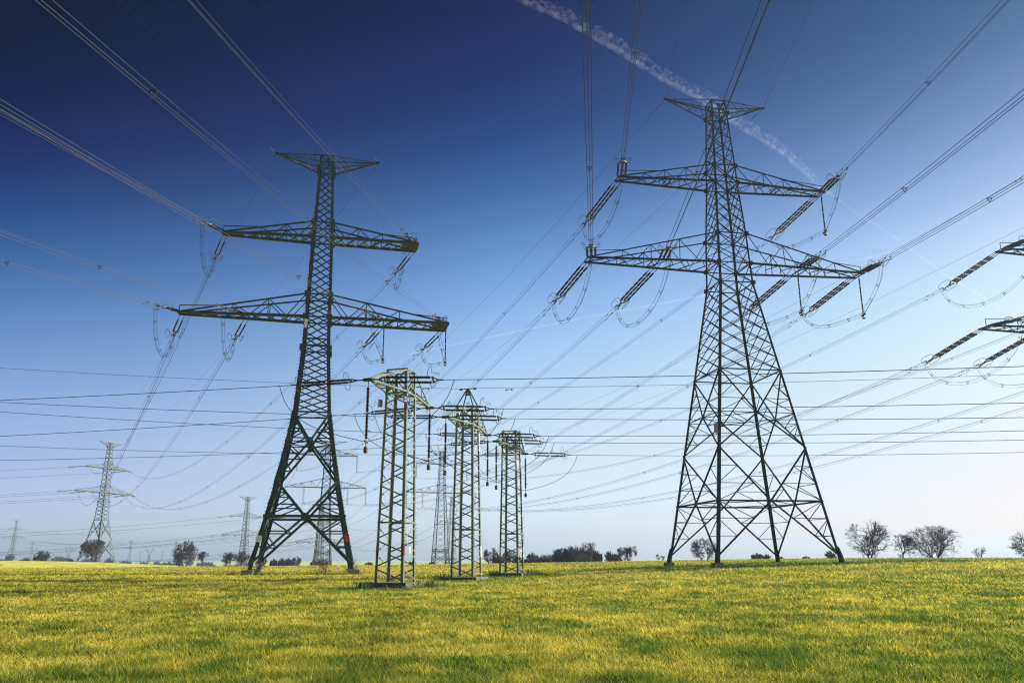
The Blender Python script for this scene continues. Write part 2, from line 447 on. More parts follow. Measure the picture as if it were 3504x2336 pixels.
SPECS = dict(rings=[(0, 2.95), (6, 2.5), (26.5, 1.4), (29.4, 1.3), (37.2, .95), (39.4, .88), (40.6, .82), (42, .78)], leg=.26, brace=.11, k=(2.6, 4.0, 5.2, 6.0), foot=.9, gz=-.4,
    lat=[(6, 15, 4, False), (15, 26.5, 6, False), (26.5, 29.4, 2, False), (29.4, 37.2, 5, False), (37.2, 39.4, 2, False), (39.4, 42, 2, False)],
    horiz=[15, 26.5, 29.4, 37.2, 39.4, 41.9], gus=[26.5, 29.4, 37.2], arms=[(26.5, 29.4, 13.4, .35, 13.4, .35, 8), (37.2, 39.4, 10, .3, 10, .3, 6)], peak=(40.6, 6., 6.), chord=.15, posts=(.3, .55, .8))

T1 = Tower('transmission_tower', 'tall dark steel lattice tower on right half, seen at an angle with four spread feet', (25.42, 90.36, 1.206), R(10), SPEC1, 'tall lattice towers near the camera', M['dark2'])
T2 = Tower('transmission_tower', 'tall dark green lattice tower on left half, behind the short pale pylons', (-25.57, 102.94, .58), R(12.04), SPEC2, 'tall lattice towers near the camera', M['dark'])
# painted bands and small boxes on T2, T1
for c, h, mm, nm in (((-1, -1), 3.1, 'white', 'white painted band low on the left leg'), ((1, -1), 3.1, 'red', 'red painted band low on the right leg'), ((-1, -1), 30.0, 'white', 'white painted band below the lower crossarm'), ((1, -1), 31.2, 'red', 'red painted band at the lower crossarm')):
    b = MB(); p, q = T2.P(c, h), T2.P(c, h+(.75 if h < 10 else 1.2)); o = Vector((c[0]*.03, -.035, 0)) + Vector((-c[0]*.2, 0, 0)); 
    b.bar(p + o, q + o, .6 if h < 10 else .42, .04, up=(0, 1, 0)); tag(b.build('painted_band', M[mm], T2.root), nm)
for h in (53.6, 54.4):
    b = MB(); b.box((.15, -.95, h), .42, .06, .5); b.build('number_plate', M['iron'], T2.root)
b = MB(); p = T1.P((-1, -1), 13.6); b.box((p.x-.35, p.y-.1, 13.6), .35, .3, 1.0); b.build('cabinet', M['greyins'], T1.root)
b = MB(); b.box((0, -.96, 54.3), .42, .06, .42); b.build('number_plate', M['iron'], T1.root)
b = MB(); p = T1.P((-1, -1), 4.4); b.box((p.x+.15, p.y-.06, 3.6), .2, .03, .5); b.build('number_plate', M['white'], T1.root)
T0 = Tower('transmission_tower', 'dark lattice tower cut off by the right edge, only its left crossarm tips showing', (75.2, 99.9, -4.35 + 4.5), R(10.1),
    dict(SPEC1, rings=[(h if h < 1 else h-4.5, w) for h, w in SPEC1['rings']], k=(4.6, 7.22, 11.4, 15.86), lat=[(a-4.5, c-4.5, n, d) for a, c, n, d in SPEC1['lat']],
         horiz=[h-4.5 for h in SPEC1['horiz']], gus=[h-4.5 for h in SPEC1['gus']], arms=[(a-4.5, c-4.5, *r) for a, c, *r in SPEC1['arms']], peak=(48.71, 6.55, 6.38), gz=-1.5), 'tall lattice towers near the camera', M['dark2'])
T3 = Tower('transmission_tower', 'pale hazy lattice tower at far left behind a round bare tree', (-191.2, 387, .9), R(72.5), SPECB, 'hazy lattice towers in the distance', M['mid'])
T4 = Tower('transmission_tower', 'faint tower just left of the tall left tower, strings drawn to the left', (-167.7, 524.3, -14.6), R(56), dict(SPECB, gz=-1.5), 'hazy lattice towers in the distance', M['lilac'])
def far_tower(src, label, loc, ang, sc=1.):
    t = Tower.__new__(Tower); t.spec = src.spec; t.loc = Vector(loc); t.ang = ang; t.sc = sc
    t.root = dup(src.root, label, loc, ang, 'hazy lattice towers in the distance', scale=sc); t.m = src.m
    t.mw = Matrix.Translation(t.loc) @ Matrix.Rotation(ang, 4, 'Z') @ Matrix.Scale(sc, 4)
    return t
T7 = far_tower(T4, 'faint tower seen through the legs of the tall left tower, its wide arms low', (-124.6, 542.2, -18.6), R(38))
T5 = far_tower(T4, 'very faint purple tower at the extreme left edge, seen end on', (-695, 1167, 2.2), R(71.4))
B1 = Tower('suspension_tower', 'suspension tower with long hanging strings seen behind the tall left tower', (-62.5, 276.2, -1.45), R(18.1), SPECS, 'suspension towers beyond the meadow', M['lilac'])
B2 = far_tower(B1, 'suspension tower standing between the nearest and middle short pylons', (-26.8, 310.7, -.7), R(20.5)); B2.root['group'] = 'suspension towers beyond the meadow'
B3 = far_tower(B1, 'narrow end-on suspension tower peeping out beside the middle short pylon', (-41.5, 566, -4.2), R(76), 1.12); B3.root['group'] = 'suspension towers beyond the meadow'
FARS = [(113, 1852, 1500, .8, 20, 'tiny faint suspension tower right of the extreme left tower'), (450, 1848, 1500, .92, 75, 'slim faint suspension tower right of the pale hazy tower'),
        (604, 1848, 1400, .86, 80, 'slim faint suspension tower beside the twin-trunk tree'), (556, 1884, 1900, .6, 10, 'smallest faint suspension tower near the horizon'), (482, 1884, 1900, .55, 60, 'tiny pole-like tower between larger faint towers')]

# ------------------------------------------------------------------ camera model (for placing distant things on their bearings)
F_PX, PITCH, ROLL = 2787.1, R(14.942), R(-.2552)
def bearing(px, py, Y):
    """point at depth Y seen at photograph pixel (px, py)"""
    dx, dy = px-1752, py-1168; c, s = math.cos(-ROLL), math.sin(-ROLL); dx, dy = c*dx-s*dy, s*dx+c*dy
    u = -dy/F_PX; v = Vector((dx/F_PX, math.cos(PITCH)-u*math.sin(PITCH), math.sin(PITCH)+u*math.cos(PITCH))); v *= Y/v.y
    return v + Vector((0, 0, 1.65))
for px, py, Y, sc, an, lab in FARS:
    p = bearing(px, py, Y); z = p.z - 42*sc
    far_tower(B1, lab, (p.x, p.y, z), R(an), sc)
def y_tower(px, py, Y, H, label):
    p = bearing(px, py, Y); z0 = p.z - H
    t = thing('portal_tower', label, 'pylon', (p.x, p.y, z0), R(8), 'hazy lattice towers in the distance')
    a = MB(); w = H*.05
    for s_ in (-1, 1):
        for y in (-1, 1):
            a.bar((s_*w*2, y*w, 0), (s_*w*.8, y*w*.8, H*.5), .3); a.bar((s_*w*.8, y*w*.8, H*.5), (s_*H*.17, y*w*.6, H*.78), .3); a.bar((s_*H*.17, y*w*.6, H*.78), (s_*H*.24, 0, H), .3)
        for k in range(5):
            h = H*.1*k; a.bar((-s_*w*(2-.24*k), -w, h), (s_*w*(2-.24*(k+1)), -w, h+H*.1), .18)
            a.bar((-s_*w*(2-.24*k), w, h), (s_*w*(2-.24*(k+1)), w, h+H*.1), .18)
    a.build('body', M['lilac'], t)
    c = MB()
    for y in (-1, 1): c.bar((-H*.36, y*w*.4, H*.78), (H*.36, y*w*.4, H*.78), .3)
    for k in range(8): c.bar((-H*.36+H*.09*k, -w*.4, H*.78), (-H*.36+H*.09*(k+1), w*.4, H*.78), .18)
    for x in (-.35, 0, .35): c.bar((x*H, 0, H*.78), (x*H, 0, H*.66), .22)
    c.build('crossarm', M['lilac'], t)
y_tower(238, 1869, 1300, 24, 'faint y-shaped portal tower between the two leftmost hazy towers')
y_tower(514, 1869, 1300, 24, 'faint y-shaped portal tower right of the pale hazy tower')

# ------------------------------------------------------------------ short pylons
WB, WT, PH, PL = .96, .73, 13.5, 11.92
def pw(h): return WB + (WT-WB)*h/PH
PC = {'A': (-1, -1), 'B': (1, -1), 'D': (1, 1), 'C': (-1, 1)}
def make_pylon(label, loc, ang):
    root = thing('short_pylon', label, 'pylon', loc, ang, 'short pale pylons in a row')
    m = M['pale']
    P = lambda c, h: Vector((PC[c][0]*pw(h), PC[c][1]*pw(h), h))
    for c in 'ABDC':
        b = MB(); sx, sy = PC[c]
        b.angle(P(c, -.05), P(c, PH), .17, .022, (-sx, 0, 0), (0, -sy, 0))
        if c in 'BD':
            h = 3.3
            for k in range(7): b.bar(P(c, 2.3+k*.2), P(c, 2.3+k*.2) + Vector((sx*.13, 0, 0)), .025)
        b.build('leg', m, root)
    b = MB(); n = 14
    for i, (c0, c1) in enumerate((('A', 'B'), ('B', 'D'), ('D', 'C'), ('C', 'A'))):
        nrm = (P(c0, 5)+P(c1, 5)); nrm.z = 0; nrm.normalize(); off = nrm*.012
        for k in range(n):
            h0, h1 = PL*k/n, PL*(k+1)/n
            p, q = (c0, c1) if k % 2 else (c1, c0)
            a, e = P(p, h0+.08), P(q, h1-.04)
            b.bar(a + off, e + off, .085 if i != 1 else .075, .012, up=nrm)
            b.bar(a + off*1.6 - Vector((0, 0, .035)), e + off*1.6 - Vector((0, 0, .035)), .012, .075, up=nrm) if False else None
        b.bar(P(c0, 3.62), P(c1, 3.62), .09)
    b.build('body_bracing', m, root)
    b = MB(); nt_, st_ = Vector((0, -4.87, 11.93)), Vector((0, 5.17, 11.93))
    for c0, c1 in (('A', 'B'), ('B', 'D'), ('D', 'C'), ('C', 'A')):
        b.bar(P(c0, PH), P(c1, PH), .085); b.bar(P(c0, PL), P(c1, PL), .10)
        b.bar(P(c0, PL), P(c1, PH), .08); b.bar(P(c1, PL), P(c0, PH), .06)
    b.bar(P('A', PL), P('D', PL), .07); b.bar(P('B', PL), P('C', PL), .07)
    b.build('head_frame', m, root)
    for tip, cs in ((nt_, 'AB'), (st_, 'DC')):
        b = MB()
        for c in cs:
            b.angle(P(c, PL), tip, .12, .025, (0, 0, 1), (-PC[c][0], 0, 0)); b.angle(P(c, PH-.03), tip + Vector((0, 0, .1)), .095, .02, (0, 0, -1), (-PC[c][0], 0, 0))
            for t in (.38, .68):
                b.bar(P(c, PL).lerp(tip, t), P(c, PH).lerp(tip, t), .05)
        c0, c1 = cs
        for t in (.38, .68):
            b.bar(P(c0, PL).lerp(tip, t), P(c1, PL).lerp(tip, t), .06); b.bar(P(c0, PH).lerp(tip, t), P(c1, PH).lerp(tip, t), .05)
        b.bar(P(c0, PL), P(c1, PL).lerp(tip, .38), .06); b.bar(P(c1, PL).lerp(tip, .38), P(c0, PL).lerp(tip, .68), .06)
        b.build('crossarm', m, root)
        b = MB(); b.box((tip.x, tip.y, tip.z), .62, .24, .17); b.build('tip_plate', M['iron'], root)
    f = MB(); f.box((-.16, -.1, -.44), 3.15, 2.95, .86, taper=.985); f.build('foundation', M['slab'], root)
    return root
PLOC = [((-7.4, 53.21, .302), -.281), ((-3.71, 66.96, .331), -.297), ((-.13, 80.94, .393), -.289)]
PN = ['nearest', 'middle', 'farthest']
P1 = make_pylon('nearest short pale green lattice pylon, carrying the blue 224 plate', *PLOC[0])
P2 = dup(P1, 'middle short pale lattice pylon, topped by a small pyramid peak', *PLOC[1])
P3 = dup(P1, 'farthest short pale lattice pylon in front of the thicket', *PLOC[2])
def pband(root, c, h0, h1, mm, lab):
    b = MB(); sx, sy = PC[c]; a = Vector((sx*pw(h0), sy*pw(h0), h0)); e = Vector((sx*pw(h1), sy*pw(h1), h1))
    b.angle(a + Vector((sx*.006, sy*.006, 0)), e + Vector((sx*.006, sy*.006, 0)), .18, .03, (-sx, 0, 0), (0, -sy, 0))
    tag(b.build('painted_band', M[mm], root), lab)
for c in 'AB': pband(P1, c, 1.6, 2.3, 'dullred', 'faded red band on the leg')
pband(P1, 'B', 10.75, 11.1, 'dullred', 'red band under the number plate')
pband(P2, 'D', 1.55, 2.35, 'white', 'white band low on the leg'); pband(P2, 'D', 9.9, 11.4, 'white', 'white band near the head')
for c in 'ABD': pband(P3, c, 1.45, 2.35, 'white', 'white band low on the leg'); pband(P3, c, 9.6, 11.3, 'white', 'white band near the head')
# warning plates, number plates
def plate(root, name, c, sx, sz, nrm, mm, label=None):
    nrm = Vector(nrm).normalized(); b = MB(); up = Vector((0, 0, 1)); c = Vector(c)
    b.bar(c - up*sz/2, c + up*sz/2, sx, .02, up=nrm); o = b.build(name, M[mm], root); 
    if label: tag(o, label)
    return o
def text_mesh(txt, size, root_plate, mw, m):
    cu = bpy.data.curves.new('digits', 'FONT'); cu.body = txt; cu.size = size; cu.align_x = 'CENTER'; cu.align_y = 'CENTER'; cu.extrude = .004; cu.offset = size*.022
    t = bpy.data.objects.new('tmp', cu); COL.objects.link(t)
    dg = bpy.context.evaluated_depsgraph_get(); me = bpy.data.meshes.new_from_object(t.evaluated_get(dg))
    COL.objects.unlink(t); bpy.data.objects.remove(t)
    me.materials.clear(); me.materials.append(m)
    o = bpy.data.objects.new('digits', me); COL.objects.link(o); o.parent = root_plate; o.matrix_parent_inverse = Matrix(); o.matrix_basis = mw
    return o
NRM = Matrix.Rotation(.281, 4, 'Z') @ Vector((.50, -.87, 0))
NRM.normalize()
pc = Vector((pw(11.4)+.02, -pw(11.4)-.06, 11.40))
pl = plate(P1, 'number_plate', pc, .46, .50, NRM, 'blue', 'blue enamel plate reading 224')
ex = Vector((0, 0, 1)).cross(NRM).normalized()
tm = Matrix(((ex.x, 0, NRM.x, pc.x + NRM.x*.014), (ex.y, 0, NRM.y, pc.y + NRM.y*.014), (0, 1, 0, pc.z), (0, 0, 0, 1)))
text_mesh('224', .33, pl, tm @ Matrix.Diagonal((.72, 1.28, 1, 1)), M['white'])
plate(P1, 'number_plate', (-pw(11.2)-.28, -pw(11.2)-.1, 11.25), .36, .5, (-.9, .35, 0), 'greyins', 'second plate seen nearly edge on')
for rt in (P1, P3):
    for z, mm in ((2.02, 'white'), (1.84, 'yellow')):
        plate(rt, 'warning_sign', (pw(2)+.03, -.05, z), .19, .18, (1, -.25, 0), mm, mm + ' half of the small warning sign')
# pyramid peak for the earth wire
b = MB()
for c in 'ABDC':
    p = Vector((PC[c][0]*WT, PC[c][1]*WT, PH)); b.bar(p, (PC[c][0]*.08, PC[c][1]*.08, 15.0), .075)
b.tube([(0, 0, 14.55), (0, 0, 15.08)], [.26, .08], 4)
b.bar((-.75, 0, 15.1), (.75, 0, 15.1), .06); b.bar((-.75, 0, 15.08), (-.5, 0, 15.08), .13); b.bar((.75, 0, 15.08), (.5, 0, 15.08), .13)
b.build('peak', M['dark'], P2)

# ------------------------------------------------------------------ insulators
def frame(p, d):
    d = Vector(d).normalized(); y = Vector((0, 0, 1)).cross(d)
    if y.length < 1e-4: y = Vector((0, 1, 0))
    y.normalize(); z = d.cross(y)
    return Matrix(((d.x, y.x, z.x, p[0]), (d.y, y.y, z.y, p[1]), (d.z, y.z, z.z, p[2]), (0, 0, 0, 1)))
def ribbed(x0, x1, r, pitch, core=.55):
    prof = [(x0, .03)]; n = max(2, int((x1-x0)/pitch)); st = (x1-x0)/n
    for k in range(n):
        a = x0 + k*st; prof += [(a+st*.1, r*core), (a+st*.3, r), (a+st*.55, r*.95), (a+st*.9, r*core)]
    return prof + [(x1, .03)]
def ring_loop(cx, cy, cz, lx, lz, tilt):
    """oval corona ring lying along the string, out to one side"""
    pts = []
    for k in range(17):
        t = 2*math.pi*k/16; x = math.cos(t)*lx; z = math.sin(t)*lz
        x = math.copysign(abs(x/lx)**.7*lx, x)
        pts.append((cx + x, cy + math.sin(tilt)*z, cz + math.cos(tilt)*z))
    return pts
def proto_tension(nstr, L, seg, sp, rr, link, end, pitch, mins, rings=True, horn=True):
    """insulator set along +X; total reach = end; conductors leave at x=end"""
    root = thing('insulator_set', 'proto', 'insulator')
    ys = [(k-(nstr-1)/2)*sp for k in range(nstr)]
    for y in ys:
        b = MB(); x0 = link; dx = (L-link)/seg
        for k in range(seg):
            a = MB(); a.loft(ribbed(x0 + k*dx + .05, x0 + (k+1)*dx - .12, rr, pitch), n=8)
            o = len(b.v); b.v += [(x, yy+y, z) for x, yy, z in a.v]; b.f += [tuple(i+o for i in f) for f in a.f]
        b.build('insulator_string', M[mins], root, smooth=False)
        h = MB()
        h.bar((-.15, y, 0), (link+.05, y, 0), .06)
        h.bar((link, y, 0), (L, y, 0), .035)
        if horn:
            for k in range(seg):
                xx = x0 + (k+1)*dx - .05
                for s_ in (-1, 1): h.tube([(xx, y, 0), (xx-.02, y, s_*.2), (xx-.2, y, s_*.26)], .014, 4)
        h.build('string_fitting', M['iron'], root)
    yk = MB(); x = L
    yk.bar((x, ys[0]-.1, 0), (x, ys[-1]+.1, 0), .12, .1)
    yk.bar((x, ys[0], 0), (x+.75, 0, 0), .1); yk.bar((x, ys[-1], 0), (x+.75, 0, 0), .1)
    yk.bar((x+.7, 0, 0), (end-.35, 0, 0), .11); yk.bar((end-.5, -.24, .0), (end-.5, .24, .0), .1, .14)
    for oy, oz in BO: yk.bar((end-.5, oy, oz), (end, oy, oz), .08)
    yk.build('yoke', M['iron'], root)
    if rings:
        for s_ in (-1, 1):
            b = MB(); cx = x + (end-x)*.42; pts = ring_loop(cx, s_*(sp*1.0 + .30), 0, (end-x)*.52, .42, .55*s_)
            b.tube(pts, .028, 5, cap=False)
            b.bar((cx, s_*.05, 0), pts[4], .03); b.bar((cx, s_*.05, 0), pts[12], .03)
            b.build('corona_ring', M['alu'], root)
    return root
BO = [(-.2, .16), (.2, .16), (0, -.2)]              # offsets of the three sub-conductors
PROTO = {}
_used = set()
def place(kind, p, d, label, group):
    pr = PROTO[kind]; mw = frame(p, d)
    if kind not in _used:
        _used.add(kind); pr.matrix_world = mw; tag(pr, label, None, group)
        def tree(x): return [(c, tree(c)) for c in x.children]
        KIDS[pr] = tree(pr); return pr
    return dup(pr, label, group=group, matrix=mw)
PROTO['triple'] = proto_tension(3, 7.0, 6, .45, .125, .95, 8.8, .075, 'porcelain')
PROTO['tripleshort'] = proto_tension(3, 5.3, 5, .45, .125, .7, 7.1, .075, 'porcelain')
PROTO['double'] = proto_tension(2, 5.3, 2, .55, .10, 1.75, 7.1, .08, 'porcelain')
PROTO['doubleshort'] = proto_tension(2, 4.0, 2, .55, .11, .5, 6.0, .08, 'porcelain')
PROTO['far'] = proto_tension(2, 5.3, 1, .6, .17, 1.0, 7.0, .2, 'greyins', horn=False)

def pilot(kind, L, rr, mins):
    """hanging pilot string along +X (points down) with weights"""
    root = thing('pilot_insulator', 'proto', 'insulator'); b = MB()
    n = 4 if kind == 'tall' else 2; dx = (L-.35)/n
    for k in range(n):
        a = MB(); a.loft(ribbed(.35 + k*dx, .35 + (k+1)*dx-.07, rr, .08), n=8)
        o = len(b.v); b.v += a.v; b.f += [tuple(i+o for i in f) for f in a.f]
    b.build('insulator_string', M[mins], root)
    h = MB(); h.bar((-.1, 0, 0), (L+.15, 0, 0), .04)
    for k in range(1, n):
        for s_ in (-1, 1): h.tube([(.35+k*dx, 0, 0), (.35+k*dx, s_*.2, 0), (.5+k*dx, s_*.24, 0)], .014, 4)
    if kind == 'short':
        h.tube([(L+.12, -.45, 0), (L+.12, .45, 0)], .045, 6)
        h.tube([(L-.55, -.22, .1), (L-.5, 0, .26), (L-.55, .22, .1)], .02, 4)
    else:
        h.bar((L+.1, -.26, 0), (L+.1, .26, 0), .07); h.bar((L+.1, 0, 0), (L+.75, 0, 0), .05)
        for s_ in (-1, 1): h.bar((L+.1, s_*.26, 0), (L+.45, s_*.26, 0), .04)
    h.build('clamp', M['iron'], root)
    if kind == 'short':
        w = MB(); w.loft([(L+.4, .03), (L+.41, .1), (L+.46, .13), (L+.74, .13), (L+.79, .1), (L+.8, .02)], n=12); w.bar((L+.12, 0, 0), (L+.42, 0, 0), .05)
        w.build('weight', M['brown'], root)
    else:
        for y, x in ((-.26, L+.4), (.26, L+.45), (0, L+.8)):
            w = MB(); w.v = []; a = MB(); a.loft([(0, .03), (.02, .2), (.12, .2), (.16, .06)], n=10); w.v = [(p+x, q+y, r) for p, q, r in a.v]; w.f = a.f
            w.build('weight', M['iron'], root)
    return root
PROTO['pilottall'] = pilot('tall', 4.5, .095, 'porcelain')
PROTO['pilotshort'] = pilot('short', 3.55, .10, 'porcelain')

def susp():
    root = thing('suspension_strings', 'proto', 'insulator')
    for y in (-.28, .28):
        b = MB(); a = MB(); a.loft(ribbed(.5, 4.7, .085, .3), n=6); b.v = [(p, q+y, r) for p, q, r in a.v]; b.f = a.f; b.bar((.2, y, 0), (5.0, y, 0), .05); b.build('insulator_string', M['greyins'], root)
    h = MB(); h.bar((-.05, 0, 0), (.25, 0, 0), .08); h.bar((.25, -.3, 0), (.25, .3, 0), .08); h.bar((4.95, -.3, 0), (4.95, .3, 0), .09); h.bar((4.95, 0, 0), (5.4, 0, 0), .1); h.bar((5.3, -.3, 0), (5.3, .3, 0), .08)
    h.build('clamp', M['iron'], root); return root
PROTO['susp'] = susp()

# ------------------------------------------------------------------ wires
def hd(h): return Vector((math.sin(R(h)), math.cos(R(h)), 0))
def para(p, h, m, k, L, n=40):
    d = hd(h); return [Vector(p) + d*t + Vector((0, 0, m*t + k*t*t)) for t in [L*(i/n) for i in range(n+1)]]
def span(p, q, sag, n=48):
    p, q = Vector(p), Vector(q); return [p.lerp(q, i/n) - Vector((0, 0, 4*sag*(i/n)*(1-i/n))) for i in range(n+1)]
def offs(pts, oy, oz):
    d = (pts[-1]-pts[0]); d.z = 0; d.normalize(); y = Vector((-d.y, d.x, 0)); return [p + y*oy + Vector((0, 0, oz)) for p in pts]
def arc_pts(pts, every, start=10):
    out = []; acc = 0; nxt = start
    for a, b in zip(pts, pts[1:]):
        l = (b-a).length
        while acc + l >= nxt: out.append(a.lerp(b, (nxt-acc)/l)); nxt += every
        acc += l
    return out
def bundle(pts, label, group, rad=.017, n=3, every=42, start=25, m='wire', dampers=True):
    root = thing('conductor_bundle', label, 'power cable', pts[0], 0, group)
    bo = BO[:n] if n > 1 else [(0, 0)]
    for oy, oz in bo:
        b = MB(); b.tube(offs(pts, oy, oz), rad, 4); b.build('wire', M[m], root, org=pts[0])
    if n > 1:
        d = (pts[-1]-pts[0]); d.z = 0; d.normalize(); y = Vector((-d.y, d.x, 0)); st = [p for p in arc_pts(pts, every, start)]
        if st:
            for p in st:
                b = MB(); q = [p + y*oy + Vector((0, 0, oz)) for oy, oz in bo]
                for i in range(3): b.bar(q[i], q[(i+1) % 3], .045)
                b.build('spacer', M['iron'], root, org=pts[0])
        if dampers:
            z = Vector((0, 0, -.09))
            for i, (oy, oz) in enumerate(bo):
                b = MB(); p = arc_pts(pts, 9999, 1.6 + .5*i)[0] + y*oy + Vector((0, 0, oz)) + z; q = (pts[2]-pts[1]).normalized()*.2
                b.bar(p - q, p + q, .03); b.bar(p - q, p - q*.6, .09); b.bar(p + q*.6, p + q, .09)
                b.build('damper', M['iron'], root, org=pts[0])
    return root
def single(pts, label, group, rad=.016, name='ground_wire', cat='power cable', m='wiredark'):
    b = MB(); b.tube(pts, rad, 4); o = b.build(name, M[m], None, org=pts[0]); return tag(o, label, cat, group)
def bez(p0, p1, p2, p3, n=16):
    out = []
    for i in range(n+1):
        t = i/n; out.append(Vector(p0)*(1-t)**3 + Vector(p1)*3*t*(1-t)**2 + Vector(p2)*3*t*t*(1-t) + Vector(p3)*t**3)
    return out
def jumper(pts, side, label, group, n=3, rad=.016):
    root = thing('jumper_loop', label, 'power cable', pts[0], 0, group); side = Vector(side).normalized()
    bo = [(-.2, .0), (.2, .0), (0, -.34)][:n] if n > 1 else [(0, 0)]
    for a, z in bo:
        b = MB(); b.tube([p + side*a + Vector((0, 0, z)) for p in pts], rad, 5); b.build('wire', M['wiredark'], root, org=pts[0])
    if n > 1:
        m = len(pts)
        for i in range(3, m-2, max(3, m//6)):
            b = MB(); q = [pts[i] + side*a + Vector((0, 0, z)) for a, z in bo]
            for u in range(n-1): b.bar(q[u], q[u+1], .035)
            if n == 3: b.bar(q[0], q[2], .035)
            b.build('spacer', M['iron'], root, org=pts[0])
    return root

ENDS = {}
def dress(T, short, desc, xs, h_in, h_out, kin, kout, sl_in, sl_out, Lin, Lout, wn, droop, pilots=(), hoff=0., grp=None):
    """tension sets on both sides of every arm end; returns clamp points"""
    sp = T.spec
    for (lv, sg, x) in xs:
        arm = sp['arms'][0 if lv == 'l' else 1]; h0 = arm[0]; w0 = interp(sp['rings'], h0)
        xt, wt = (arm[2], arm[3]) if sg < 0 else (arm[4], arm[5])
        t = (x-w0)/(xt-w0); hw = w0 + (wt-w0)*t
        pos = {'l': 'lower', 'u': 'upper'}[lv]; sd = 'left' if sg < 0 else 'right'
        where = ('inner part of ' if lv == 'l' and x < 12 else 'tip of ') + sd + ' ' + pos + ' crossarm'
        ends = []
        for side, hh, kk, sl, LL, nm in ((-1, h_in, kin, sl_in, Lin, 'near side'), (1, h_out, kout, sl_out, Lout, 'far side')):
            p = T.world((sg*x, side*hw, h0)); d = hd(hh) + Vector((0, 0, sl))
            place(kk, p, d, f'{desc} insulator strings, {nm}, {where}, {short}', f'insulator strings of the {short}')
            e = p + d.normalized()*LL; ends.append(e); ENDS[(short, lv, sg, x, side)] = e
        side = (hd(h_in)-hd(h_out)).cross(Vector((0, 0, 1)))
        side = Vector((math.cos(T.ang), math.sin(T.ang), 0))
        a, c = ends[1], ends[0]
        if (lv, sg, x) in pilots or (lv, sg) in pilots:
            pp = T.world((sg*(x+.25), 0, h0)); place('pilottall', pp, (0, 0, -1), f'hanging pilot string under {where}, {short}', f'pilot strings of the {short}')
            mpt = pp + Vector((0, 0, -4.75))
            dn = Vector((0, 0, -1))
            pts = bez(a, a + dn*2.6 + (mpt-a)*.15, mpt + (a-mpt)*.35 + dn*.9, mpt, 14)[:-1] + bez(mpt, mpt + (c-mpt)*.3 + Vector((0, 0, -.3)), c + dn*2.2 + (mpt-c)*.1, c, 14)
        else:
            dn = Vector((0, 0, -1))
            pts = bez(a, a + dn*droop*1.25 + (c-a)*.08, c + dn*droop*1.45 - (c-a)*.0, c, 26)
        jumper(pts, side, f'drooping jumper loop, {where}, {short}', f'jumper loops of the {short}', wn, .012 if short == 'tower at right edge' else .016)
XS1 = [('u', -1, 12.8), ('l', -1, 16.8), ('l', -1, 8.5), ('u', 1, 12.8), ('l', 1, 16.6), ('l', 1, 8.6)]
XS2 = [('u', -1, 12.6), ('l', -1, 16.9), ('l', -1, 9.1), ('u', 1, 12.4), ('l', 1, 16.7), ('l', 1, 8.4)]
N1, N2, N0 = 'tall right tower', 'tall left tower', 'tower at right edge'
dress(T1, N1, 'triple brown', XS1, 185.8, -25.3, 'tripleshort', 'triple', -.165, -.30, 7.1, 8.8, 3, 4.6, pilots=[('u', 1), ('l', 1)])
dress(T2, N2, 'double brown', XS2, 185.8, -30.2, 'doubleshort', 'double', -.165, -.20, 6.0, 7.1, 3, 4.2, pilots=[('l', 1)])
dress(T0, N0, 'triple brown', [x for x in XS1 if x[1] < 0], 185.8, -25.8, 'tripleshort', 'triple', -.165, -.30, 7.1, 8.8, 3, 4.6)
def armpos(lv, sg, x):
    return f"{'left' if sg < 0 else 'right'} {'lower' if lv == 'l' else 'upper'} crossarm" + (' inner part' if lv == 'l' and x < 12 else ' tip')
for sh, kk, mm in ((N1, .0003, -.165), (N2, .0004, -.165), (N0, .0003, -.165)):
    for (s_, lv, sg, x, side), e in list(ENDS.items()):
        if s_ == sh and side < 0:
            bundle(para(e, 185.8, mm, kk, 250), f'overhead three-wire bundle toward camera from {armpos(lv, sg, x)}, {sh}', 'three-wire bundles overhead', .0155 if sh == N2 else .024, m='wire' if sh == N2 else 'wiredark')
# suspension towers
SUS = {}
def dress_s(T, short, hh):
    sc = getattr(T, 'sc', 1.)
    for lv, h0, xs in (('l', 26.5, (13.3, 7.2)), ('u', 37.2, (9.9,))):
        for sg in (-1, 1):
            for x in xs:
                p = T.world((sg*x, 0, h0)); M_ = frame(p, (0, 0, -1)) @ Matrix.Rotation(T.ang, 4, 'X')
                pr = PROTO['susp']; lab = f"paired grey suspension strings, {armpos(lv, sg, x)}, {short}"
                if 'susp' not in _used:
                    _used.add('susp'); pr.matrix_world = M_; tag(pr, lab, None, 'suspension strings of far towers')
                else: dup(pr, lab, group='suspension strings of far towers', matrix=M_)
                SUS[(short, lv, sg, x)] = p + Vector((0, 0, -5.45))
NB1, NB2, NB3 = 'left suspension tower', 'right suspension tower', 'end-on suspension tower'
dress_s(B1, NB1, 0); dress_s(B2, NB2, 0); dress_s(B3, NB3, 0)
XB = [('u', -1, 12.6), ('l', -1, 16.9), ('l', -1, 9.0), ('u', 1, 12.6), ('l', 1, 16.9), ('l', 1, 9.0)]
N3, N4, N7, N5 = 'pale hazy tower', 'left faint tower', 'right faint tower', 'leftmost faint tower'
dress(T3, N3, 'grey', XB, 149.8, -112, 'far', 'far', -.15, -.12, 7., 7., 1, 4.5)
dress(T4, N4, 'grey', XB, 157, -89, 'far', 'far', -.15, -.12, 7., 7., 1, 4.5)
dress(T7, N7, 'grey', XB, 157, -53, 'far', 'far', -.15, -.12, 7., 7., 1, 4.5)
dress(T5, N5, 'grey', XB, 130, -100, 'far', 'far', -.15, -.12, 7., 7., 1, 4.5)
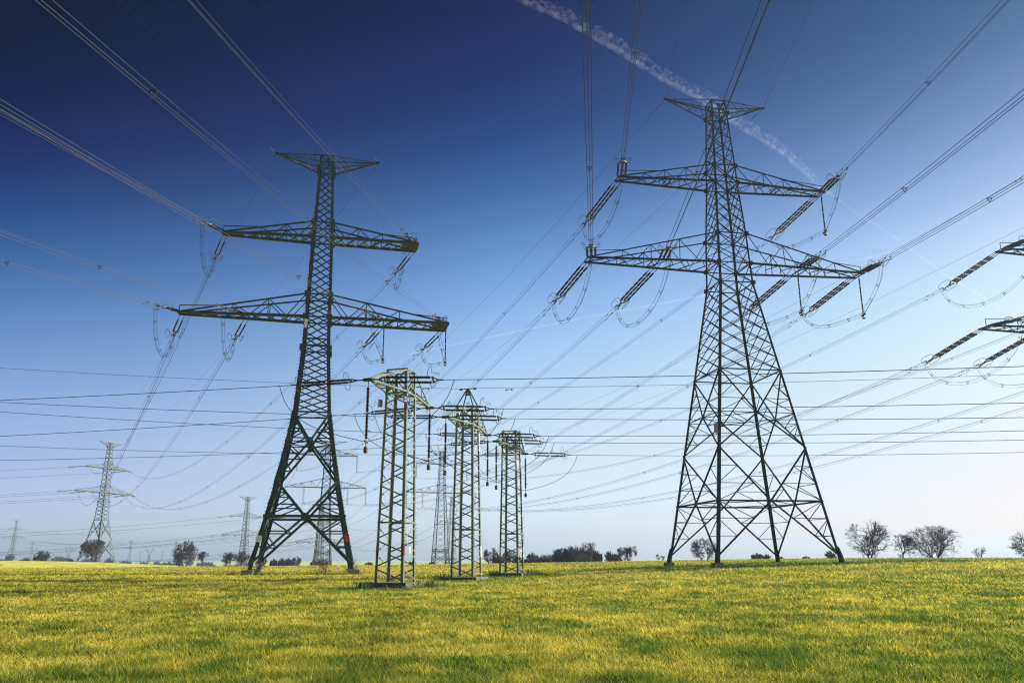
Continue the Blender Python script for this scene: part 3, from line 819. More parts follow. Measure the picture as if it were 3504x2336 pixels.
MAPX = {16.8: 13.3, 8.5: 7.2, 12.8: 9.9, 16.6: 13.3, 8.6: 7.2}
for sh, nb in ((N1, NB1), (N0, NB2)):
    for (s_, lv, sg, x, side), e in list(ENDS.items()):
        if s_ == sh and side > 0:
            q = SUS[(nb, lv, sg, MAPX[x])]
            bundle(span(e, q, 7.5), f'three-wire bundle sagging away from {armpos(lv, sg, x)}, {sh}', 'three-wire bundles to far towers', .017, m='wiredark')
for lv, sg, x in XS2:
    e = ENDS[(N2, lv, sg, x, 1)]; q = ENDS[(N3, lv, sg, {12.6: 12.6, 12.4: 12.6, 16.9: 16.9, 16.7: 16.9, 9.1: 9.0, 8.4: 9.0}[x], -1)]
    bundle(span(e, q, 13.0), f'three-wire bundle sagging away from {armpos(lv, sg, x)}, {N2}', 'three-wire bundles to far towers', .017, m='wiredark')
SX = {13.3: 16.9, 7.2: 9.0, 9.9: 12.6}
for nb, nt_ in ((NB1, N4), (NB2, N7)):
    for (s_, lv, sg, x), p in list(SUS.items()):
        if s_ == nb:
            q = ENDS[(nt_, lv, sg, SX[x], -1)]
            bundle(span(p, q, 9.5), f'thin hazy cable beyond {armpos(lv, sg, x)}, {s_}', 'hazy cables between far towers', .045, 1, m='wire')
# missing right-hand phases of the tower at the right edge
for lv, sg, x in (('u', 1, 9.9), ('l', 1, 13.3), ('l', 1, 7.2)):
    arm = [a for a in T0.spec['arms']][0 if lv == 'l' else 1]; p = T0.world((sg*{9.9: 12.8, 13.3: 16.6, 7.2: 8.6}[x], 0, arm[0]-2.4)) + hd(-25.8)*8.3
    bundle(span(p, SUS[(NB2, lv, sg, x)], 7.5), f'wire bundle from beyond right edge to {armpos(lv, sg, x)}, {NB2}', 'three-wire bundles to far towers', .017, m='wiredark')
for nm, hh, L in ((N3, -112, 300), (N4, -89, 420), (N7, -53, 420), (N5, 130, 330), (N5, -100, 300)):
    for (s_, lv, sg, x, side), e in list(ENDS.items()):
        if s_ == nm and (side > 0) == (hh != 130):
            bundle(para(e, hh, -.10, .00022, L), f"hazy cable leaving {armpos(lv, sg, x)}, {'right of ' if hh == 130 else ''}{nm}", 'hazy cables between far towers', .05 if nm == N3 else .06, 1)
# earth wires
for T, sh, ho, tgt in ((T1, N1, -25.3, B1), (T2, N2, -30.2, T3), (T0, N0, -25.8, B2)):
    for sg, xi in ((-1, 1), (1, 2)):
        hpk = T.spec['rings'][-1][0]; p = T.world((sg*T.spec['peak'][xi], 0, hpk)); sd = 'left' if sg < 0 else 'right'
        single(para(p, 185.8, -.12, .00028, 250), f'thin earth wire from {sd} peak toward camera, {sh}', 'earth wires', .018)
        q = tgt.world((sg*tgt.spec['peak'][xi], 0, tgt.spec['rings'][-1][0]))
        single(span(p, q, 6.5), f'thin earth wire from {sd} peak into the distance, {sh}', 'earth wires', .018)
        for hh, m_, fn in ((185.8, -.12, 'near side'), (ho, -.15, 'far side')):
            d = (hd(hh) + Vector((0, 0, m_))).normalized(); e = p + d*1.5; b = MB()
            b.bar(e - d*.45, e + d*.45, .04); b.bar(e - d*.5, e - d*.25, .1); b.bar(e + d*.25, e + d*.5, .1)
            o = b.build('vibration_damper', M['iron'], None, org=e); tag(o, f'small dumbbell damper on earth wire, {fn} of {sd} peak, {sh}', 'damper', 'earth wire dampers')
# short pylons: strings, wires, pilots, jumpers
PM = {(0, 'a'): (-.056, -.032), (0, 'b'): (-.058, -.05), (1, 'a'): (-.064, .046), (1, 'b'): (-.05, .054), (2, 'a'): (-.054, -.034), (2, 'b'): (-.05, .014)}
def proto_pstring():
    root = thing('insulator_set', 'proto', 'insulator')
    for y, z in ((-.15, .12), (.15, -.12)):
        for k in range(2):
            b = MB(); a = MB(); a.loft(ribbed(1.05 + k*1.55, 1.05 + k*1.55 + 1.38, .085, .075), n=8); b.v = [(p, q+y, r+z) for p, q, r in a.v]; b.f = a.f
            b.build('insulator_string', M['porcelain'], root)
    h = MB()
    h.bar((0, 0, 0), (.55, 0, 0), .07); h.bar((.5, 0, 0), (.95, -.15, .12), .07); h.bar((.5, 0, 0), (.95, .15, -.12), .07); h.bar((.95, -.19, .15), (.95, .19, -.15), .09)
    for y, z in ((-.15, .12), (.15, -.12)): h.bar((.95, y, z), (4.15, y, z), .04)
    h.bar((4.1, -.19, .15), (4.1, .19, -.15), .09); h.bar((4.1, -.15, .12), (4.45, 0, 0), .06); h.bar((4.1, .15, -.12), (4.45, 0, 0), .06); h.bar((4.4, 0, 0), (4.75, 0, 0), .07)
    h.build('yoke', M['iron'], root)
    for x in (1.05, 2.5, 4.05):
        for s_ in (-1, 1):
            b = MB()
            pts = [(x, .1*s_, s_*.2), (x, .28*s_, s_*.32), (x+.12, .3*s_, s_*.5), (x+.3, .28*s_, s_*.42), (x+.32, .1*s_, s_*.22)]
            b.tube(pts, .018, 4); b.build('arcing_horn', M['alu'], root)
        b = MB()
        if x > 4: b.tube([(x-.4, .05, .25), (x-.35, .05, .7), (x-.2, .05, .85), (x-.1, .05, .45), (x+.1, .05, .45)], .02, 4)
        else: b.tube([(x+.2, 0, .22), (x+.28, 0, .55)], .016, 4)
        b.build('arcing_horn', M['alu'], root)
    return root
PROTO['pstring'] = proto_pstring()
HL, HR = -84., 106.56
for i in range(3):
    (X, Y, Z), an = PLOC[i]; mw = Matrix.Translation((X, Y, Z)) @ Matrix.Rotation(an, 4, 'Z')
    for tip, yl, nm in (('a', -4.87, 'near'), ('b', 5.17, 'far')):
        p = mw @ Vector((0, yl, 11.93)); mr, ml = PM[(i, tip)]; ends = {}
        for hh, m_, sd in ((HL, ml, 'left'), (HR, mr, 'right')):
            d = hd(hh) + Vector((0, 0, m_ - .015)); q = p + hd(hh)*.15
            place('pstring', q, d, f'twin insulator strings pulling {sd} from {nm} arm of {PN[i]} short pylon', 'insulator strings of the short pylons')
            e = q + d.normalized()*4.7; ends[sd] = e
            single(para(e, hh, m_, .0004, 95 if sd == 'left' else 110, 30), f'single dark cable leaving {sd} from {nm} arm of {PN[i]} short pylon', 'cables of the short pylons', .019, 'conductor')
        place('pilotshort', p + Vector((0, 0, -.12)), (0, 0, -1), f'hanging pilot string with weight under {nm} arm of {PN[i]} short pylon', 'pilot strings of the short pylons')
        mpt = p + Vector((0, 0, -3.8)); l, r = ends['left'], ends['right']; dn = Vector((0, 0, -1))
        l2 = l + hd(HL)*.75; r2 = r + hd(HR)*.75
        pts = bez(l2, l2 + dn*2.2 + (mpt-l2)*.12, mpt + (l2-mpt)*.42 + Vector((0, 0, -.9)), mpt, 14)[:-1] + bez(mpt, mpt + (r2-mpt)*.42 + Vector((0, 0, -1.0)), r2 + dn*2.2 + (mpt-r2)*.12, r2, 14)
        jumper(pts, hd(HR), f'hanging jumper cable under {nm} arm of {PN[i]} short pylon', 'jumper cables of the short pylons', 1, .02)
(X, Y, Z), an = PLOC[1]; ap = Vector((X, Y, Z + 15.12))
for hh, m_, sd in ((HL, .055, 'left'), (HR, -.055, 'right')):
    single(para(ap + hd(hh)*.8, hh, m_, .0004, 110, 30), f'thin earth wire running {sd} from the pyramid peak', 'earth wires', .013)
    b = MB(); p = ap + hd(hh)*3.6 + Vector((0, 0, m_*3.6 - .12)); d = hd(hh)*.3; b.bar(p-d, p+d, .03); b.bar(p-d, p-d*.6, .1); b.bar(p+d*.6, p+d, .1); b.bar(p, p+Vector((0, 0, .12)), .05)
    tag(b.build('vibration_damper', M['iron'], None, org=p), f'small dumbbell damper on wire {sd} of the pyramid peak', 'damper', 'earth wire dampers')

# ------------------------------------------------------------------ trees
def grow_tree(seed, H, W, trunk_h=.18, stems=1, droop=0., depth=6, density=1., lean=.12, tw=.02, round_=1.):
    rg = random.Random(seed); tr = MB(); cr = MB()
    cz = H*(trunk_h*.6 + (1-trunk_h*.6)*.5); rz = H - cz; rx = W/2
    def inside(p, k=1.0):
        dz = (p.z-cz)/(rz if p.z > cz else cz*1.02); dr = math.hypot(p.x, p.y)/rx
        return dz*dz + dr*dr < k
    def rv(): return Vector((rg.gauss(0, 1), rg.gauss(0, 1), rg.gauss(0, 1))).normalized()
    def rec(p, d, L, r, lev):
        n = 3 if lev < 3 else 2; pts = [p]; q = p.copy(); dd = d.copy()
        for i in range(n):
            dd = (dd + rv()*.30 + Vector((0, 0, .10 if lev < 3 else .02 - droop*.35*(lev > 2)))).normalized()
            q = q + dd*(L/n)
            pts.append(q.copy())
        r2 = r*.62
        mb = tr if lev <= 1 else cr
        mb.tube(pts, [max(tw*.8, r + (r2-r)*i/n) for i in range(n+1)], 6 if lev < 2 else (4 if lev < 4 else 3), cap=False)
        if lev >= depth or not inside(q, 1.12): return
        nk = 3 if lev in (0, 1) else (2 + (rg.random() < .72*density))
        for k in range(nk):
            sp = .62 if lev == 0 else .72
            nd = (dd + rv()*sp*(.75 + .4*rg.random())).normalized()
            if lev >= 1:
                out = Vector((q.x, q.y, (q.z-cz)*.7)); 
                if out.length > .01: nd = (nd + out.normalized()*.22*round_).normalized()
            nl = L*rg.uniform(.66, .88)
            rec(q, nd, nl, r2*rg.uniform(.75, .98), lev+1)
        if lev >= 1:
            for t in range(1, n):
                for _ in range(1 if lev < 3 else 2):
                    if rg.random() < .75*density:
                        nd = (dd*.35 + rv()).normalized(); rec(pts[t], nd, L*rg.uniform(.45, .65), r2*.55, min(lev+2, depth))
    th = H*trunk_h
    for s_ in range(stems):
        a = 2*math.pi*s_/max(stems, 1) + rg.random(); off = Vector((math.cos(a), math.sin(a), 0))*(.03*W if stems > 1 else 0)
        d0 = Vector((off.x*1.2/W*3 + rg.gauss(0, lean), off.y*1.2/W*3 + rg.gauss(0, lean), 1)).normalized()
        if stems > 1: d0 = (d0 + Vector((math.cos(a), math.sin(a), 0))*.42).normalized()
        r = H*.028*(1 if stems == 1 else .75)
        p = off.copy(); p.z = -.15; tr.tube([p, p + d0*th*.5, p + d0*(th+.15)], [r*1.5, r*1.1, r], 7, cap=False)
        q = p + d0*(th+.15)
        nb = 4 if stems == 1 else 3
        for k in range(nb):
            aa = 2*math.pi*(k + rg.random()*.5)/nb
            nd = (d0*1.0 + Vector((math.cos(aa), math.sin(aa), .1))*rg.uniform(.35, .95)*min(1.3, W/H)).normalized()
            rec(q, nd, H*(1-trunk_h)*.36*rg.uniform(.8, 1.1), r*.72, 1)
        rec(q, (d0 + rv()*.15).normalized(), H*(1-trunk_h)*.38, r*.8, 1)
    return tr, cr
def tree(px, py, Y, hpx, wpx, seed, label, group, name='bare_tree', bark='bark', twig='twig', sink=.1, **kw):
    p = bearing(px, py, Y); z = tz(p.x, p.y); k = Y/2884.
    H, W = hpx*k + (p.z - z if abs(p.z-z) < 3 else 0), wpx*k
    tr, cr = grow_tree(seed, H, W, **kw)
    r = thing(name, label, 'tree' if name == 'bare_tree' else 'bush', (p.x, p.y, z - sink), 0, group)
    tr.build('trunk', M[bark], r); cr.build('crown', M[twig], r)
    return r
G1 = 'bare trees along the crest on the right'; G2 = 'bare trees beyond the meadow on the left'; G3 = 'thicket behind the short pylons'; G4 = 'low bushes along the horizon'
tree(2974, 1910, 170, 122, 140, 3, 'tallest bare tree right of the tall right tower, low limb spreading left', G1, trunk_h=.13, stems=2, depth=6, tw=.026, density=1.15)
tree(3090, 1910, 168, 78, 92, 8, 'small bare tree between two larger bare trees on the crest', G1, trunk_h=.2, depth=6, tw=.02)
tree(3199, 1912, 165, 106, 176, 21, 'broad many-stemmed bare tree on the right crest', G1, trunk_h=.08, stems=4, depth=6, tw=.019, density=.72)
tree(3354, 1911, 165, 42, 46, 12, 'little forked bare sapling near the right edge', G1, trunk_h=.25, stems=2, depth=4, tw=.02, name='bare_tree')
tree(3512, 1912, 160, 88, 110, 17, 'bare tree cut by the right edge of the picture', G1, trunk_h=.14, depth=6, tw=.02)
tree(2411, 1915, 190, 72, 80, 31, 'dense bare tree standing behind the left feet of the tall right tower', G1, trunk_h=.2, stems=2, depth=6, density=1.3, tw=.028)
tree(2152, 1923, 190, 63, 72, 44, 'weeping bare tree with spreading skirt left of the tall right tower', G1, trunk_h=.3, droop=.9, depth=6, tw=.022, density=1.15)
tree(2015, 1926, 195, 72, 52, 52, 'upright bare tree with clear trunk rising out of the thicket', G3, trunk_h=.3, depth=6, tw=.022)
tree(1962, 1928.5, 198, 61, 46, 53, 'bushy bare tree at the tall middle of the thicket', G3, trunk_h=.16, stems=3, depth=6, tw=.03, density=1.2)
tree(1924, 1929, 200, 52, 60, 54, 'broad bare tree left of the thicket middle', G3, trunk_h=.15, stems=3, depth=6, tw=.03, density=1.2)
tree(1679, 1930, 200, 54, 46, 55, 'bare tree between the middle and farthest short pylons', G3, trunk_h=.2, stems=2, depth=6, tw=.03, density=1.2)
tree(1747, 1930, 205, 48, 50, 56, 'thin bare tree showing through the farthest short pylon', G3, trunk_h=.2, depth=6, tw=.025)
tree(316, 1931, 372, 82, 86, 61, 'round bare tree in front of the pale hazy tower', G2, trunk_h=.2, depth=7, tw=.05, density=1.15)
tree(631, 1936.5, 320, 84, 72, 62, 'twin-trunk bare tree, tallest of the left-hand row', G2, trunk_h=.30, stems=2, depth=7, tw=.05, density=1.1)
tree(611, 1936.5, 322, 46, 34, 63, 'small dark tree touching the left side of the twin-trunk tree', G2, trunk_h=.2, depth=6, tw=.05, density=1.2)
tree(694, 1937.5, 318, 48, 42, 64, 'small leaning bare tree right of the twin-trunk tree', G2, trunk_h=.35, depth=6, tw=.045, density=1.1)
tree(772, 1937, 320, 44, 34, 65, 'left of two slim bare trees beside the tall left tower', G2, trunk_h=.25, depth=6, tw=.045, density=1.1)
tree(788, 1937, 322, 46, 34, 66, 'right of two slim bare trees beside the tall left tower', G2, trunk_h=.25, depth=6, tw=.045, density=1.1)
tree(827, 1938, 318, 48, 50, 67, 'purple-brown bare tree against the outer left tower leg', G2, trunk_h=.2, depth=6, tw=.05, density=1.2)
tree(142, 1925, 400, 38, 52, 68, 'wide low bare tree at far left', G2, trunk_h=.15, depth=6, tw=.055, density=1.2)
tree(87, 1922, 430, 16, 22, 69, 'tiny bare shrub left of the wide low tree', G4, depth=4, tw=.05, name='bare_shrub')
tree(241, 1928, 390, 20, 27, 70, 'tiny bare shrub beside the left foot of the pale hazy tower', G4, depth=4, tw=.05, name='bare_shrub')
tree(893, 1938.5, 315, 30, 32, 71, 'dark bare bush between the left tower legs, at left', G4, depth=5, tw=.06, stems=3, density=1.3, name='bare_shrub')
tree(1013, 1939, 310, 33, 34, 72, 'bare tree-like bush under the middle of the left tower', G4, depth=5, tw=.05, stems=3, density=1.3, name='bare_shrub')
tree(1260, 1936, 300, 15, 38, 73, 'low rounded bush left of the nearest short pylon', G4, depth=4, tw=.08, stems=4, density=1.3, name='bare_shrub', trunk_h=.05)
tree(2253, 1921, 190, 27, 16, 74, 'left of a pair of tiny saplings near the tower foot', G4, depth=4, tw=.02, name='bare_shrub', trunk_h=.3)
tree(2270, 1921, 190, 23, 16, 75, 'right of a pair of tiny saplings near the tower foot', G4, depth=4, tw=.02, name='bare_shrub', trunk_h=.3)
sh = tree(2591, 1915, 195, 22, 40, 76, 'left bush of the low pair beneath the tall right tower', G4, depth=5, tw=.035, stems=4, density=1.2, name='bare_shrub', trunk_h=.06)
def shrub(px, py, Y, hpx, wpx, label, group, src=sh, rz=0.):
    p = bearing(px, py, Y); z = tz(p.x, p.y); k = Y/2884.; H = hpx*k + (p.z - z if abs(p.z-z) < 3 else 0); W = wpx*k
    b0H, b0W = 22*195/2884., 40*195/2884.
    return dup(src, label, (p.x, p.y, z-.1), rz, group, scale=(W/b0W, W/b0W, H/b0H*.85))
shrub(2623, 1915, 195, 17, 30, 'right bush of the low pair beneath the tall right tower', G4, rz=1)
shrub(2675, 1915, 200, 10, 17, 'tiny shrub beside the third foot of the tall right tower', G4, rz=2)
shrub(2759, 1914, 190, 11, 26, 'tiny shrub midway between right-hand feet of the tall right tower', G4, rz=3)
shrub(2843, 1913, 190, 25, 36, 'bush next to the rightmost foot of the tall right tower', G4, rz=4)
rg = random.Random(9)
for k in range(26):
    px = 10 + k*38 + rg.uniform(-14, 14); Y = rg.uniform(820, 1250); p = bearing(px, 1900, Y); z = tz(p.x, p.y); H = rg.uniform(5, 11); sc = Y*rg.uniform(24, 60)/2884/(40*195/2884.)
    dup(sh, 'faint blue-grey clump of trees far off in the haze', (p.x, p.y, z-.2), k*1.1, 'faint clumps of trees far off in the haze', scale=(sc, sc, H/1.5*.85))
for k, (px, h, w) in enumerate(((935, 22, 26), (962, 24, 26), (985, 24, 28), (1104, 22, 38), (1075, 20, 30), (1411, 12, 24), (1478, 10, 22))):
    shrub(px, 1938 - (6 if px > 1300 else 0), 312, h, w, 'low hazy bare bush on the far edge of the meadow', 'hazy bushes on the far meadow edge', rz=k*1.3)
for k in range(14):
    px = 1700 + k*32 + rg.uniform(-8, 8); e = math.exp(-((px-1985)/95)**2)
    shrub(px, 1930 - max(0, (px-1850))*.022, 203 + rg.uniform(-5, 6), 24 + 16*e + rg.uniform(-9, 9), 38 + rg.uniform(-8, 10), 'tangled dark bare shrub in the thicket', 'shrubs packed in the thicket', rz=k*.9)
# evergreen undergrowth of the thicket
def leafy(seed, n, L):
    rg2 = random.Random(seed); b = MB()
    for _ in range(n):
        t = rg2.random()*2*math.pi; rr = rg2.random()**.5; h = rg2.random()**1.2*(1-rr*rr*.8)
        c = Vector((math.cos(t)*rr, math.sin(t)*rr*.6, h)); a = Vector((rg2.gauss(0, 1), rg2.gauss(0, 1), rg2.gauss(0, 1))).normalized()*L; e = a.orthogonal().normalized()*L*.7
        n0 = len(b.v); b.v += [tuple(c-a), tuple(c+e), tuple(c+a*.6-e*.5)]; b.f.append((n0, n0+1, n0+2))
    return b
r0 = thing('undergrowth_bush', 'dark evergreen bush low in the thicket', 'bush', (0, 0, 0), 0, 'evergreen bushes low in the thicket')
leafy(4, 2600, .07).build('foliage', M['evergreen'], r0)
b = MB(); [b.tube([(0, 0, -.1), (math.cos(a)*.25, math.sin(a)*.2, .3), (math.cos(a)*.5, math.sin(a)*.3, .65)], [.03, .02, .008], 5) for a in (0, 1.3, 2.5, 3.6, 5)]; b.build('stem', M['bark'], r0)
for k in range(8):
    px = 1830 + k*26 + rg.uniform(-5, 5); p = bearing(px, 1929 - max(0, px-1850)*.02, 201 + rg.uniform(-1.5, 1.5)); z = tz(p.x, p.y)
    o = r0 if k == 0 else dup(r0, None)
    hh = 2.1 + .9*math.exp(-((px-1950)/60)**2) + rg.uniform(-.3, .3)
    o.location = (p.x, p.y, z); o.scale = (1.6, 1.2, hh); o.rotation_euler = (0, 0, 0)
    if k == 0: KIDS.pop(r0, None)
# dry weeds round foundations
def weed(loc, n, h, seed, label, mcol):
    rg2 = random.Random(seed); b = MB(); x0, y0 = loc; z0 = tz(x0, y0)
    for _ in range(n):
        x, y = rg2.gauss(0, .42), rg2.gauss(0, .3); l = h*rg2.uniform(.35, 1.0); dx, dy = rg2.gauss(0, .16)*l, rg2.gauss(0, .16)*l
        b.tube([(x, y, 0), (x+dx*.5, y+dy*.5, l*.6), (x+dx*1.3, y+dy*1.3, l)], [.012, .012, .004], 3, cap=False)
        if l > .4:
            for q in range(3): b.tube([(x+dx*.7, y+dy*.7, l*(.5+.15*q)), (x+dx+rg2.gauss(0, .1), y+dy+rg2.gauss(0, .1), l*(.75+.12*q))], [.008, .004], 3, cap=False)
    o = b.build('weed_clump', mcol, None); o.location = (x0, y0, z0-.02); tag(o, label, 'weeds', 'weeds round the foundations'); return o
mg = mat('green weed stems', (.10, .16, .03), .9, 0, 5); md = mat('dry weed stems', (.30, .26, .10), .9, 0, 5)
weed((-9.2, 51.6), 90, .55, 1, 'green weeds at the left corner of the nearest foundation slab', mg)
weed((-5.3, 52.6), 110, .55, 2, 'green weeds at the right corner of the nearest foundation slab', mg)
weed((-5.6, 66.3), 90, .8, 3, 'green weeds at the left corner of the middle foundation slab', mg)
weed((-1.9, 80.0), 90, .8, 4, 'green weeds at the left corner of the farthest foundation slab', mg)
weed((1.7, 80.4), 80, .8, 5, 'green weeds at the right corner of the farthest foundation slab', mg)
weed((-30.0, 99.2), 40, 2.0, 6, 'tall dry stalks beside the left feet of the tall left tower', md)
weed((-22.2, 98.0), 40, 2.6, 7, 'tall dry stalks left of the right foot of the tall left tower', md)
weed((-18.4, 99.0), 26, 2.0, 8, 'tall dry stalks right of the right foot of the tall left tower', md)

# ------------------------------------------------------------------ contrails (far above the haze)
def vol_mat(name, dens, scale, rate, thresh, aniso=.2, lo=.12):
    m = bpy.data.materials.new(name); m.use_nodes = True; nt = m.node_tree; nt.nodes.remove(nt.nodes['Principled BSDF'])
    v = nt.nodes.new('ShaderNodeVolumePrincipled'); v.inputs['Color'].default_value = (.95, .97, 1, 1); v.inputs['Anisotropy'].default_value = aniso
    out = nt.nodes['Material Output']; nt.links.new(v.outputs[0], out.inputs['Volume'])
    tc = nt.nodes.new('ShaderNodeTexCoord'); n = nt.nodes.new('ShaderNodeTexNoise'); n.inputs['Scale'].default_value = scale; n.inputs['Detail'].default_value = 3; n.inputs['Roughness'].default_value = .6
    nt.links.new(tc.outputs['Object'], n.inputs['Vector'])
    mr = nt.nodes.new('ShaderNodeMapRange'); mr.inputs['From Min'].default_value = thresh; mr.inputs['From Max'].default_value = thresh + .22
    mr.inputs['To Min'].default_value = dens*lo; mr.inputs['To Max'].default_value = dens
    nt.links.new(n.outputs['Fac'], mr.inputs['Value']); nt.links.new(mr.outputs[0], v.inputs['Density'])
    m.cycles.volume_step_rate = rate
    return m
def sky_pt(dx, dy, alt):
    p = bearing(dx*1.4898, dy*1.4898, 1000.) - Vector((0, 0, 1.65)); return p*(alt/p.z)
def contrail(path, alt, label, m, tufts, name='contrail'):
    pts = []; rad = []
    for x, y, w in path:
        p = sky_pt(x, y, alt); pts.append(p); rad.append(w/1871.*p.length/2)
    P, Rd = [], []
    for i in range(len(pts)-1):
        n = 10
        for k in range(n):
            P.append(pts[i].lerp(pts[i+1], k/n)); Rd.append(rad[i] + (rad[i+1]-rad[i])*k/n)
    P.append(pts[-1]); Rd.append(rad[-1])
    rg2 = random.Random(3)
    if tufts: Rd = [r*rg2.uniform(.75, 1.25) for r in Rd]
    b = MB(); b.tube(P, Rd, 10)
    o = b.build(name, m, None, org=P[len(P)//2], smooth=True)
    if label: tag(o, label, 'contrail')
    return o
TRAIL = [(1150, -30, 26), (1205, 2, 26), (1300, 44, 26), (1410, 108, 26), (1520, 178, 24), (1610, 226, 24), (1700, 288, 22), (1800, 350, 20), (1870, 415, 14), (1960, 482, 12), (2060, 545, 11), (2170, 628, 9), (2330, 722, 7), (2420, 790, 6)]
ct = thing('contrail', 'wide ragged white vapour trail crossing the sky behind the right tower', 'contrail')
o = contrail([(x, y + 2, max(w*.5, 5.5)) for x, y, w in TRAIL], 1500., None, vol_mat('dense ice crystals', .0046, .035, .04, .42), True, 'core'); o.parent = ct
o = contrail([(x + 4, y - w*.36, w*1.05) for x, y, w in TRAIL[:9]], 1500., None, vol_mat('frayed ice crystals', .0062, .07, .04, .52, lo=0.), True, 'fringe'); o.parent = ct
contrail([(940, 812, 5), (1150, 768, 5), (1340, 729, 5), (1610, 679, 5), (1760, 645, 4), (1960, 598, 4), (2070, 572, 5)], 1200.,
         'thin straight white vapour trail low behind both tall towers', vol_mat('fine ice crystals', .012, .02, .05, .3), False)

# ------------------------------------------------------------------ haze
def make_haze(dens):
    b = MB(); b.box((0, 0, 18.), 6400, 6400, 82.)
    m = bpy.data.materials.new('hazy air'); m.use_nodes = True; nt = m.node_tree; nt.nodes.remove(nt.nodes['Principled BSDF'])
    m.cycles.volume_sampling = 'DISTANCE'; m.cycles.homogeneous_volume = True
    v = nt.nodes.new('ShaderNodeVolumePrincipled'); v.inputs['Density'].default_value = dens; v.inputs['Color'].default_value = (.58, .80, 1.0, 1); v.inputs['Anisotropy'].default_value = .35
    nt.links.new(v.outputs[0], nt.nodes['Material Output'].inputs['Volume'])
    o = b.build('haze', m); tag(o, 'pale blue haze lying over the fields', 'haze', kind='stuff')
HAZE = .00026
if HAZE: make_haze(HAZE)

# ------------------------------------------------------------------ sky, sun, camera
w = bpy.data.worlds.new('World'); S.world = w; w.use_nodes = True; nt = w.node_tree
bg = nt.nodes['Background']; sky = nt.nodes.new('ShaderNodeTexSky'); sky.sky_type = 'NISHITA'; sky.sun_disc = False
sky.sun_elevation = SUN_EL; sky.sun_rotation = SUN_AZ; sky.air_density = 1.0; sky.dust_density = .6; sky.ozone_density = 2.0; sky.altitude = 200
sd = Vector((math.cos(SUN_EL)*math.sin(SUN_AZ), math.cos(SUN_EL)*math.cos(SUN_AZ), math.sin(SUN_EL)))
tc = nt.nodes.new('ShaderNodeTexCoord'); dot = nt.nodes.new('ShaderNodeVectorMath'); dot.operation = 'DOT_PRODUCT'; dot.inputs[1].default_value = sd
nt.links.new(tc.outputs['Generated'], dot.inputs[0])
# clear polarised sky, darkest and bluest high up; unseen rear dimmed to cut fill
sep = nt.nodes.new('ShaderNodeSeparateXYZ'); nt.links.new(tc.outputs['Generated'], sep.inputs[0])
def ramp(src, lo, hi, stops):
    n = nt.nodes.new('ShaderNodeMapRange'); n.inputs['From Min'].default_value = lo; n.inputs['From Max'].default_value = hi
    nt.links.new(src, n.inputs['Value']); r = nt.nodes.new('ShaderNodeValToRGB'); nt.links.new(n.outputs[0], r.inputs['Fac'])
    r.color_ramp.interpolation = 'B_SPLINE'; e = r.color_ramp.elements
    while len(e) < len(stops): e.new(.5)
    for i, (p, c) in enumerate(stops): e[i].position = (p-lo)/(hi-lo); e[i].color = (*c, 1)
    return r.outputs['Color']
def mul(a, b_):
    n = nt.nodes.new('ShaderNodeVectorMath'); n.operation = 'MULTIPLY'; nt.links.new(a, n.inputs[0]); nt.links.new(b_, n.inputs[1]); return n.outputs[0]
SKY_DATA = [[(0, (0.6398, 0.6933, 1.3906)), (0.05, (0.6391, 0.6527, 1.0213)), (0.1, (0.6477, 0.6364, 0.8411)), (0.16, (0.6479, 0.6624, 0.8499)), (0.22, (0.4513, 0.5511, 0.774)), (0.28, (0.2015, 0.3687, 0.6195)), (0.34, (0.0423, 0.172, 0.4159)), (0.4, (0.006, 0.0515, 0.204)), (0.46, (0.002, 0.0171, 0.111)), (0.52, (0.0009, 0.0059, 0.0621)), (0.58, (0.0009, 0.0034, 0.0514)), (0.64, (0.0009, 0.0021, 0.0454)), (0.9, (0.12, 0.2, 0.34))], [(0, (0.5991, 0.6103, 0.9457)), (0.05, (0.7814, 0.7633, 0.9227)), (0.1, (0.93, 0.842, 0.8466)), (0.16, (1.016, 0.9211, 0.8553)), (0.22, (0.9598, 0.9347, 0.8894)), (0.28, (0.8067, 0.8638, 0.9389)), (0.34, (0.5242, 0.6669, 0.834)), (0.4, (0.2488, 0.406, 0.591)), (0.46, (0.0719, 0.1799, 0.368)), (0.52, (0.0237, 0.0885, 0.25)), (0.58, (0.0078, 0.0393, 0.1579)), (0.64, (0.0029, 0.0185, 0.103)), (0.9, (0.12, 0.2, 0.34))], [(0, (0.4868, 0.4278, 0.5383)), (0.05, (0.633, 0.5076, 0.556)), (0.1, (0.7518, 0.5583, 0.5366)), (0.16, (0.9168, 0.7318, 0.5838)), (0.22, (0.982, 0.8725, 0.6332)), (0.28, (1.0143, 0.9213, 0.7113)), (0.34, (0.865, 0.8053, 0.7262)), (0.4, (0.5036, 0.541, 0.5865)), (0.46, (0.2876, 0.3564, 0.4193)), (0.52, (0.1353, 0.2173, 0.2822)), (0.58, (0.0718, 0.1691, 0.2299)), (0.64, (0.0374, 0.1391, 0.1977)), (0.9, (0.12, 0.2, 0.34))]]
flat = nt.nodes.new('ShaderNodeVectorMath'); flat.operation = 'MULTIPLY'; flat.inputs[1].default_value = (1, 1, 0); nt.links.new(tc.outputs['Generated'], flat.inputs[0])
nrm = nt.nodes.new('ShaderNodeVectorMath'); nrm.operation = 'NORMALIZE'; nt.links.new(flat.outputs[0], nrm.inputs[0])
hdot = nt.nodes.new('ShaderNodeVectorMath'); hdot.operation = 'DOT_PRODUCT'; hdot.inputs[1].default_value = (math.sin(SUN_AZ), math.cos(SUN_AZ), 0); nt.links.new(nrm.outputs[0], hdot.inputs[0])
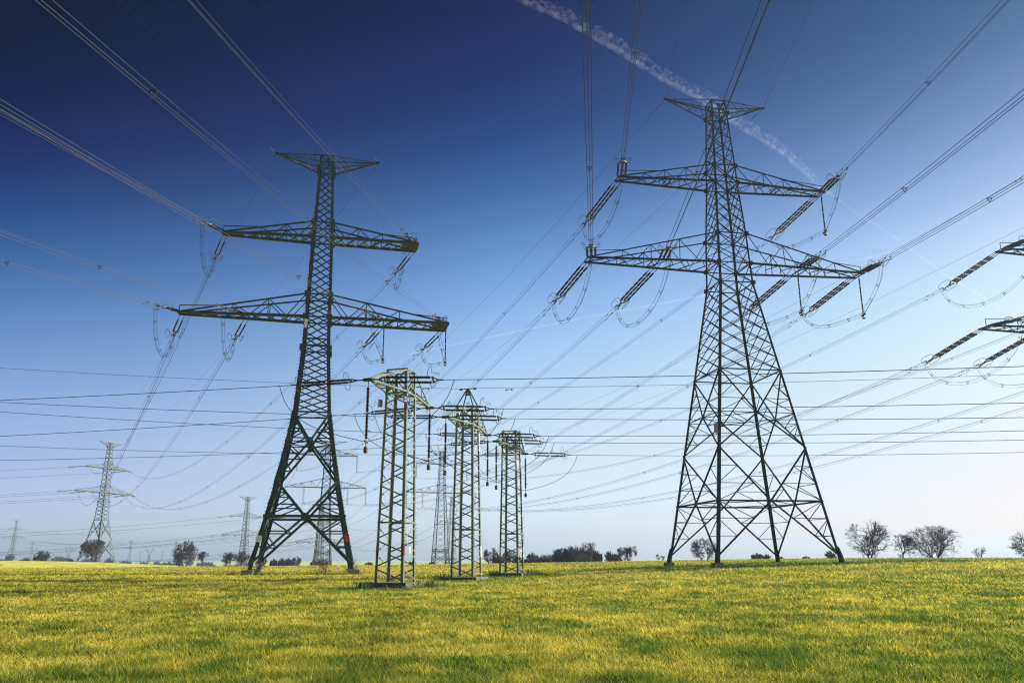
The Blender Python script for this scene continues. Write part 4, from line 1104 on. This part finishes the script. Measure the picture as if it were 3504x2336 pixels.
def mixc(f, a, b_):
    n = nt.nodes.new('ShaderNodeMix'); n.data_type = 'RGBA'; nt.links.new(f, n.inputs[0]); nt.links.new(a, n.inputs[6]); nt.links.new(b_, n.inputs[7]); return n.outputs[2]
def unit(a, b_):
    n = nt.nodes.new('ShaderNodeMapRange'); n.inputs['From Min'].default_value = a; n.inputs['From Max'].default_value = b_; nt.links.new(hdot.outputs['Value'], n.inputs['Value']); return n.outputs[0]
g3 = [ramp(sep.outputs['Z'], 0, 1, d) for d in SKY_DATA]
grade = mixc(unit(.3, .8), mixc(unit(-.3, .3), g3[0], g3[1]), g3[2])
graded = mul(mul(sky.outputs[0], grade), ramp(hdot.outputs['Value'], -1, 1, [(-1, (.04, .05, .07)), (-.65, (.05, .06, .09)), (-.28, (1, 1, 1))]))  # last ramp dims the unseen sky opposite the sun to cut ambient fill
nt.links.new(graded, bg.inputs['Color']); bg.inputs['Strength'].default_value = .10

sl = bpy.data.lights.new('sun', 'SUN'); sl.energy = 5.0; sl.angle = R(.53); sl.color = (1, .94, .84)
so = bpy.data.objects.new('sun', sl); COL.objects.link(so); so.rotation_euler = (-sd).to_track_quat('-Z', 'Y').to_euler()

cam = bpy.data.cameras.new('camera'); cam.sensor_width = 36; cam.lens = F_PX/3504*36; cam.clip_start = .1; cam.clip_end = 20000
co = bpy.data.objects.new('camera', cam); COL.objects.link(co)
co.matrix_world = Matrix.Translation((0, 0, 1.65)) @ Matrix.Rotation(R(90) + PITCH, 4, 'X') @ Matrix.Rotation(ROLL, 4, 'Z')
S.camera = co
S.view_settings.view_transform = 'Standard'; S.view_settings.look = 'None'; S.view_settings.exposure = 1.0; S.view_settings.gamma = 1
S.cycles.filter_width = 1.2; S.cycles.use_denoising = True; S.cycles.denoiser = 'OPENIMAGEDENOISE'; S.cycles.denoising_input_passes = 'RGB_ALBEDO_NORMAL'; S.cycles.denoising_prefilter = 'NONE'; S.cycles.use_adaptive_sampling = False; S.cycles.max_bounces = 6; S.cycles.volume_bounces = 0; S.cycles.transparent_max_bounces = 16
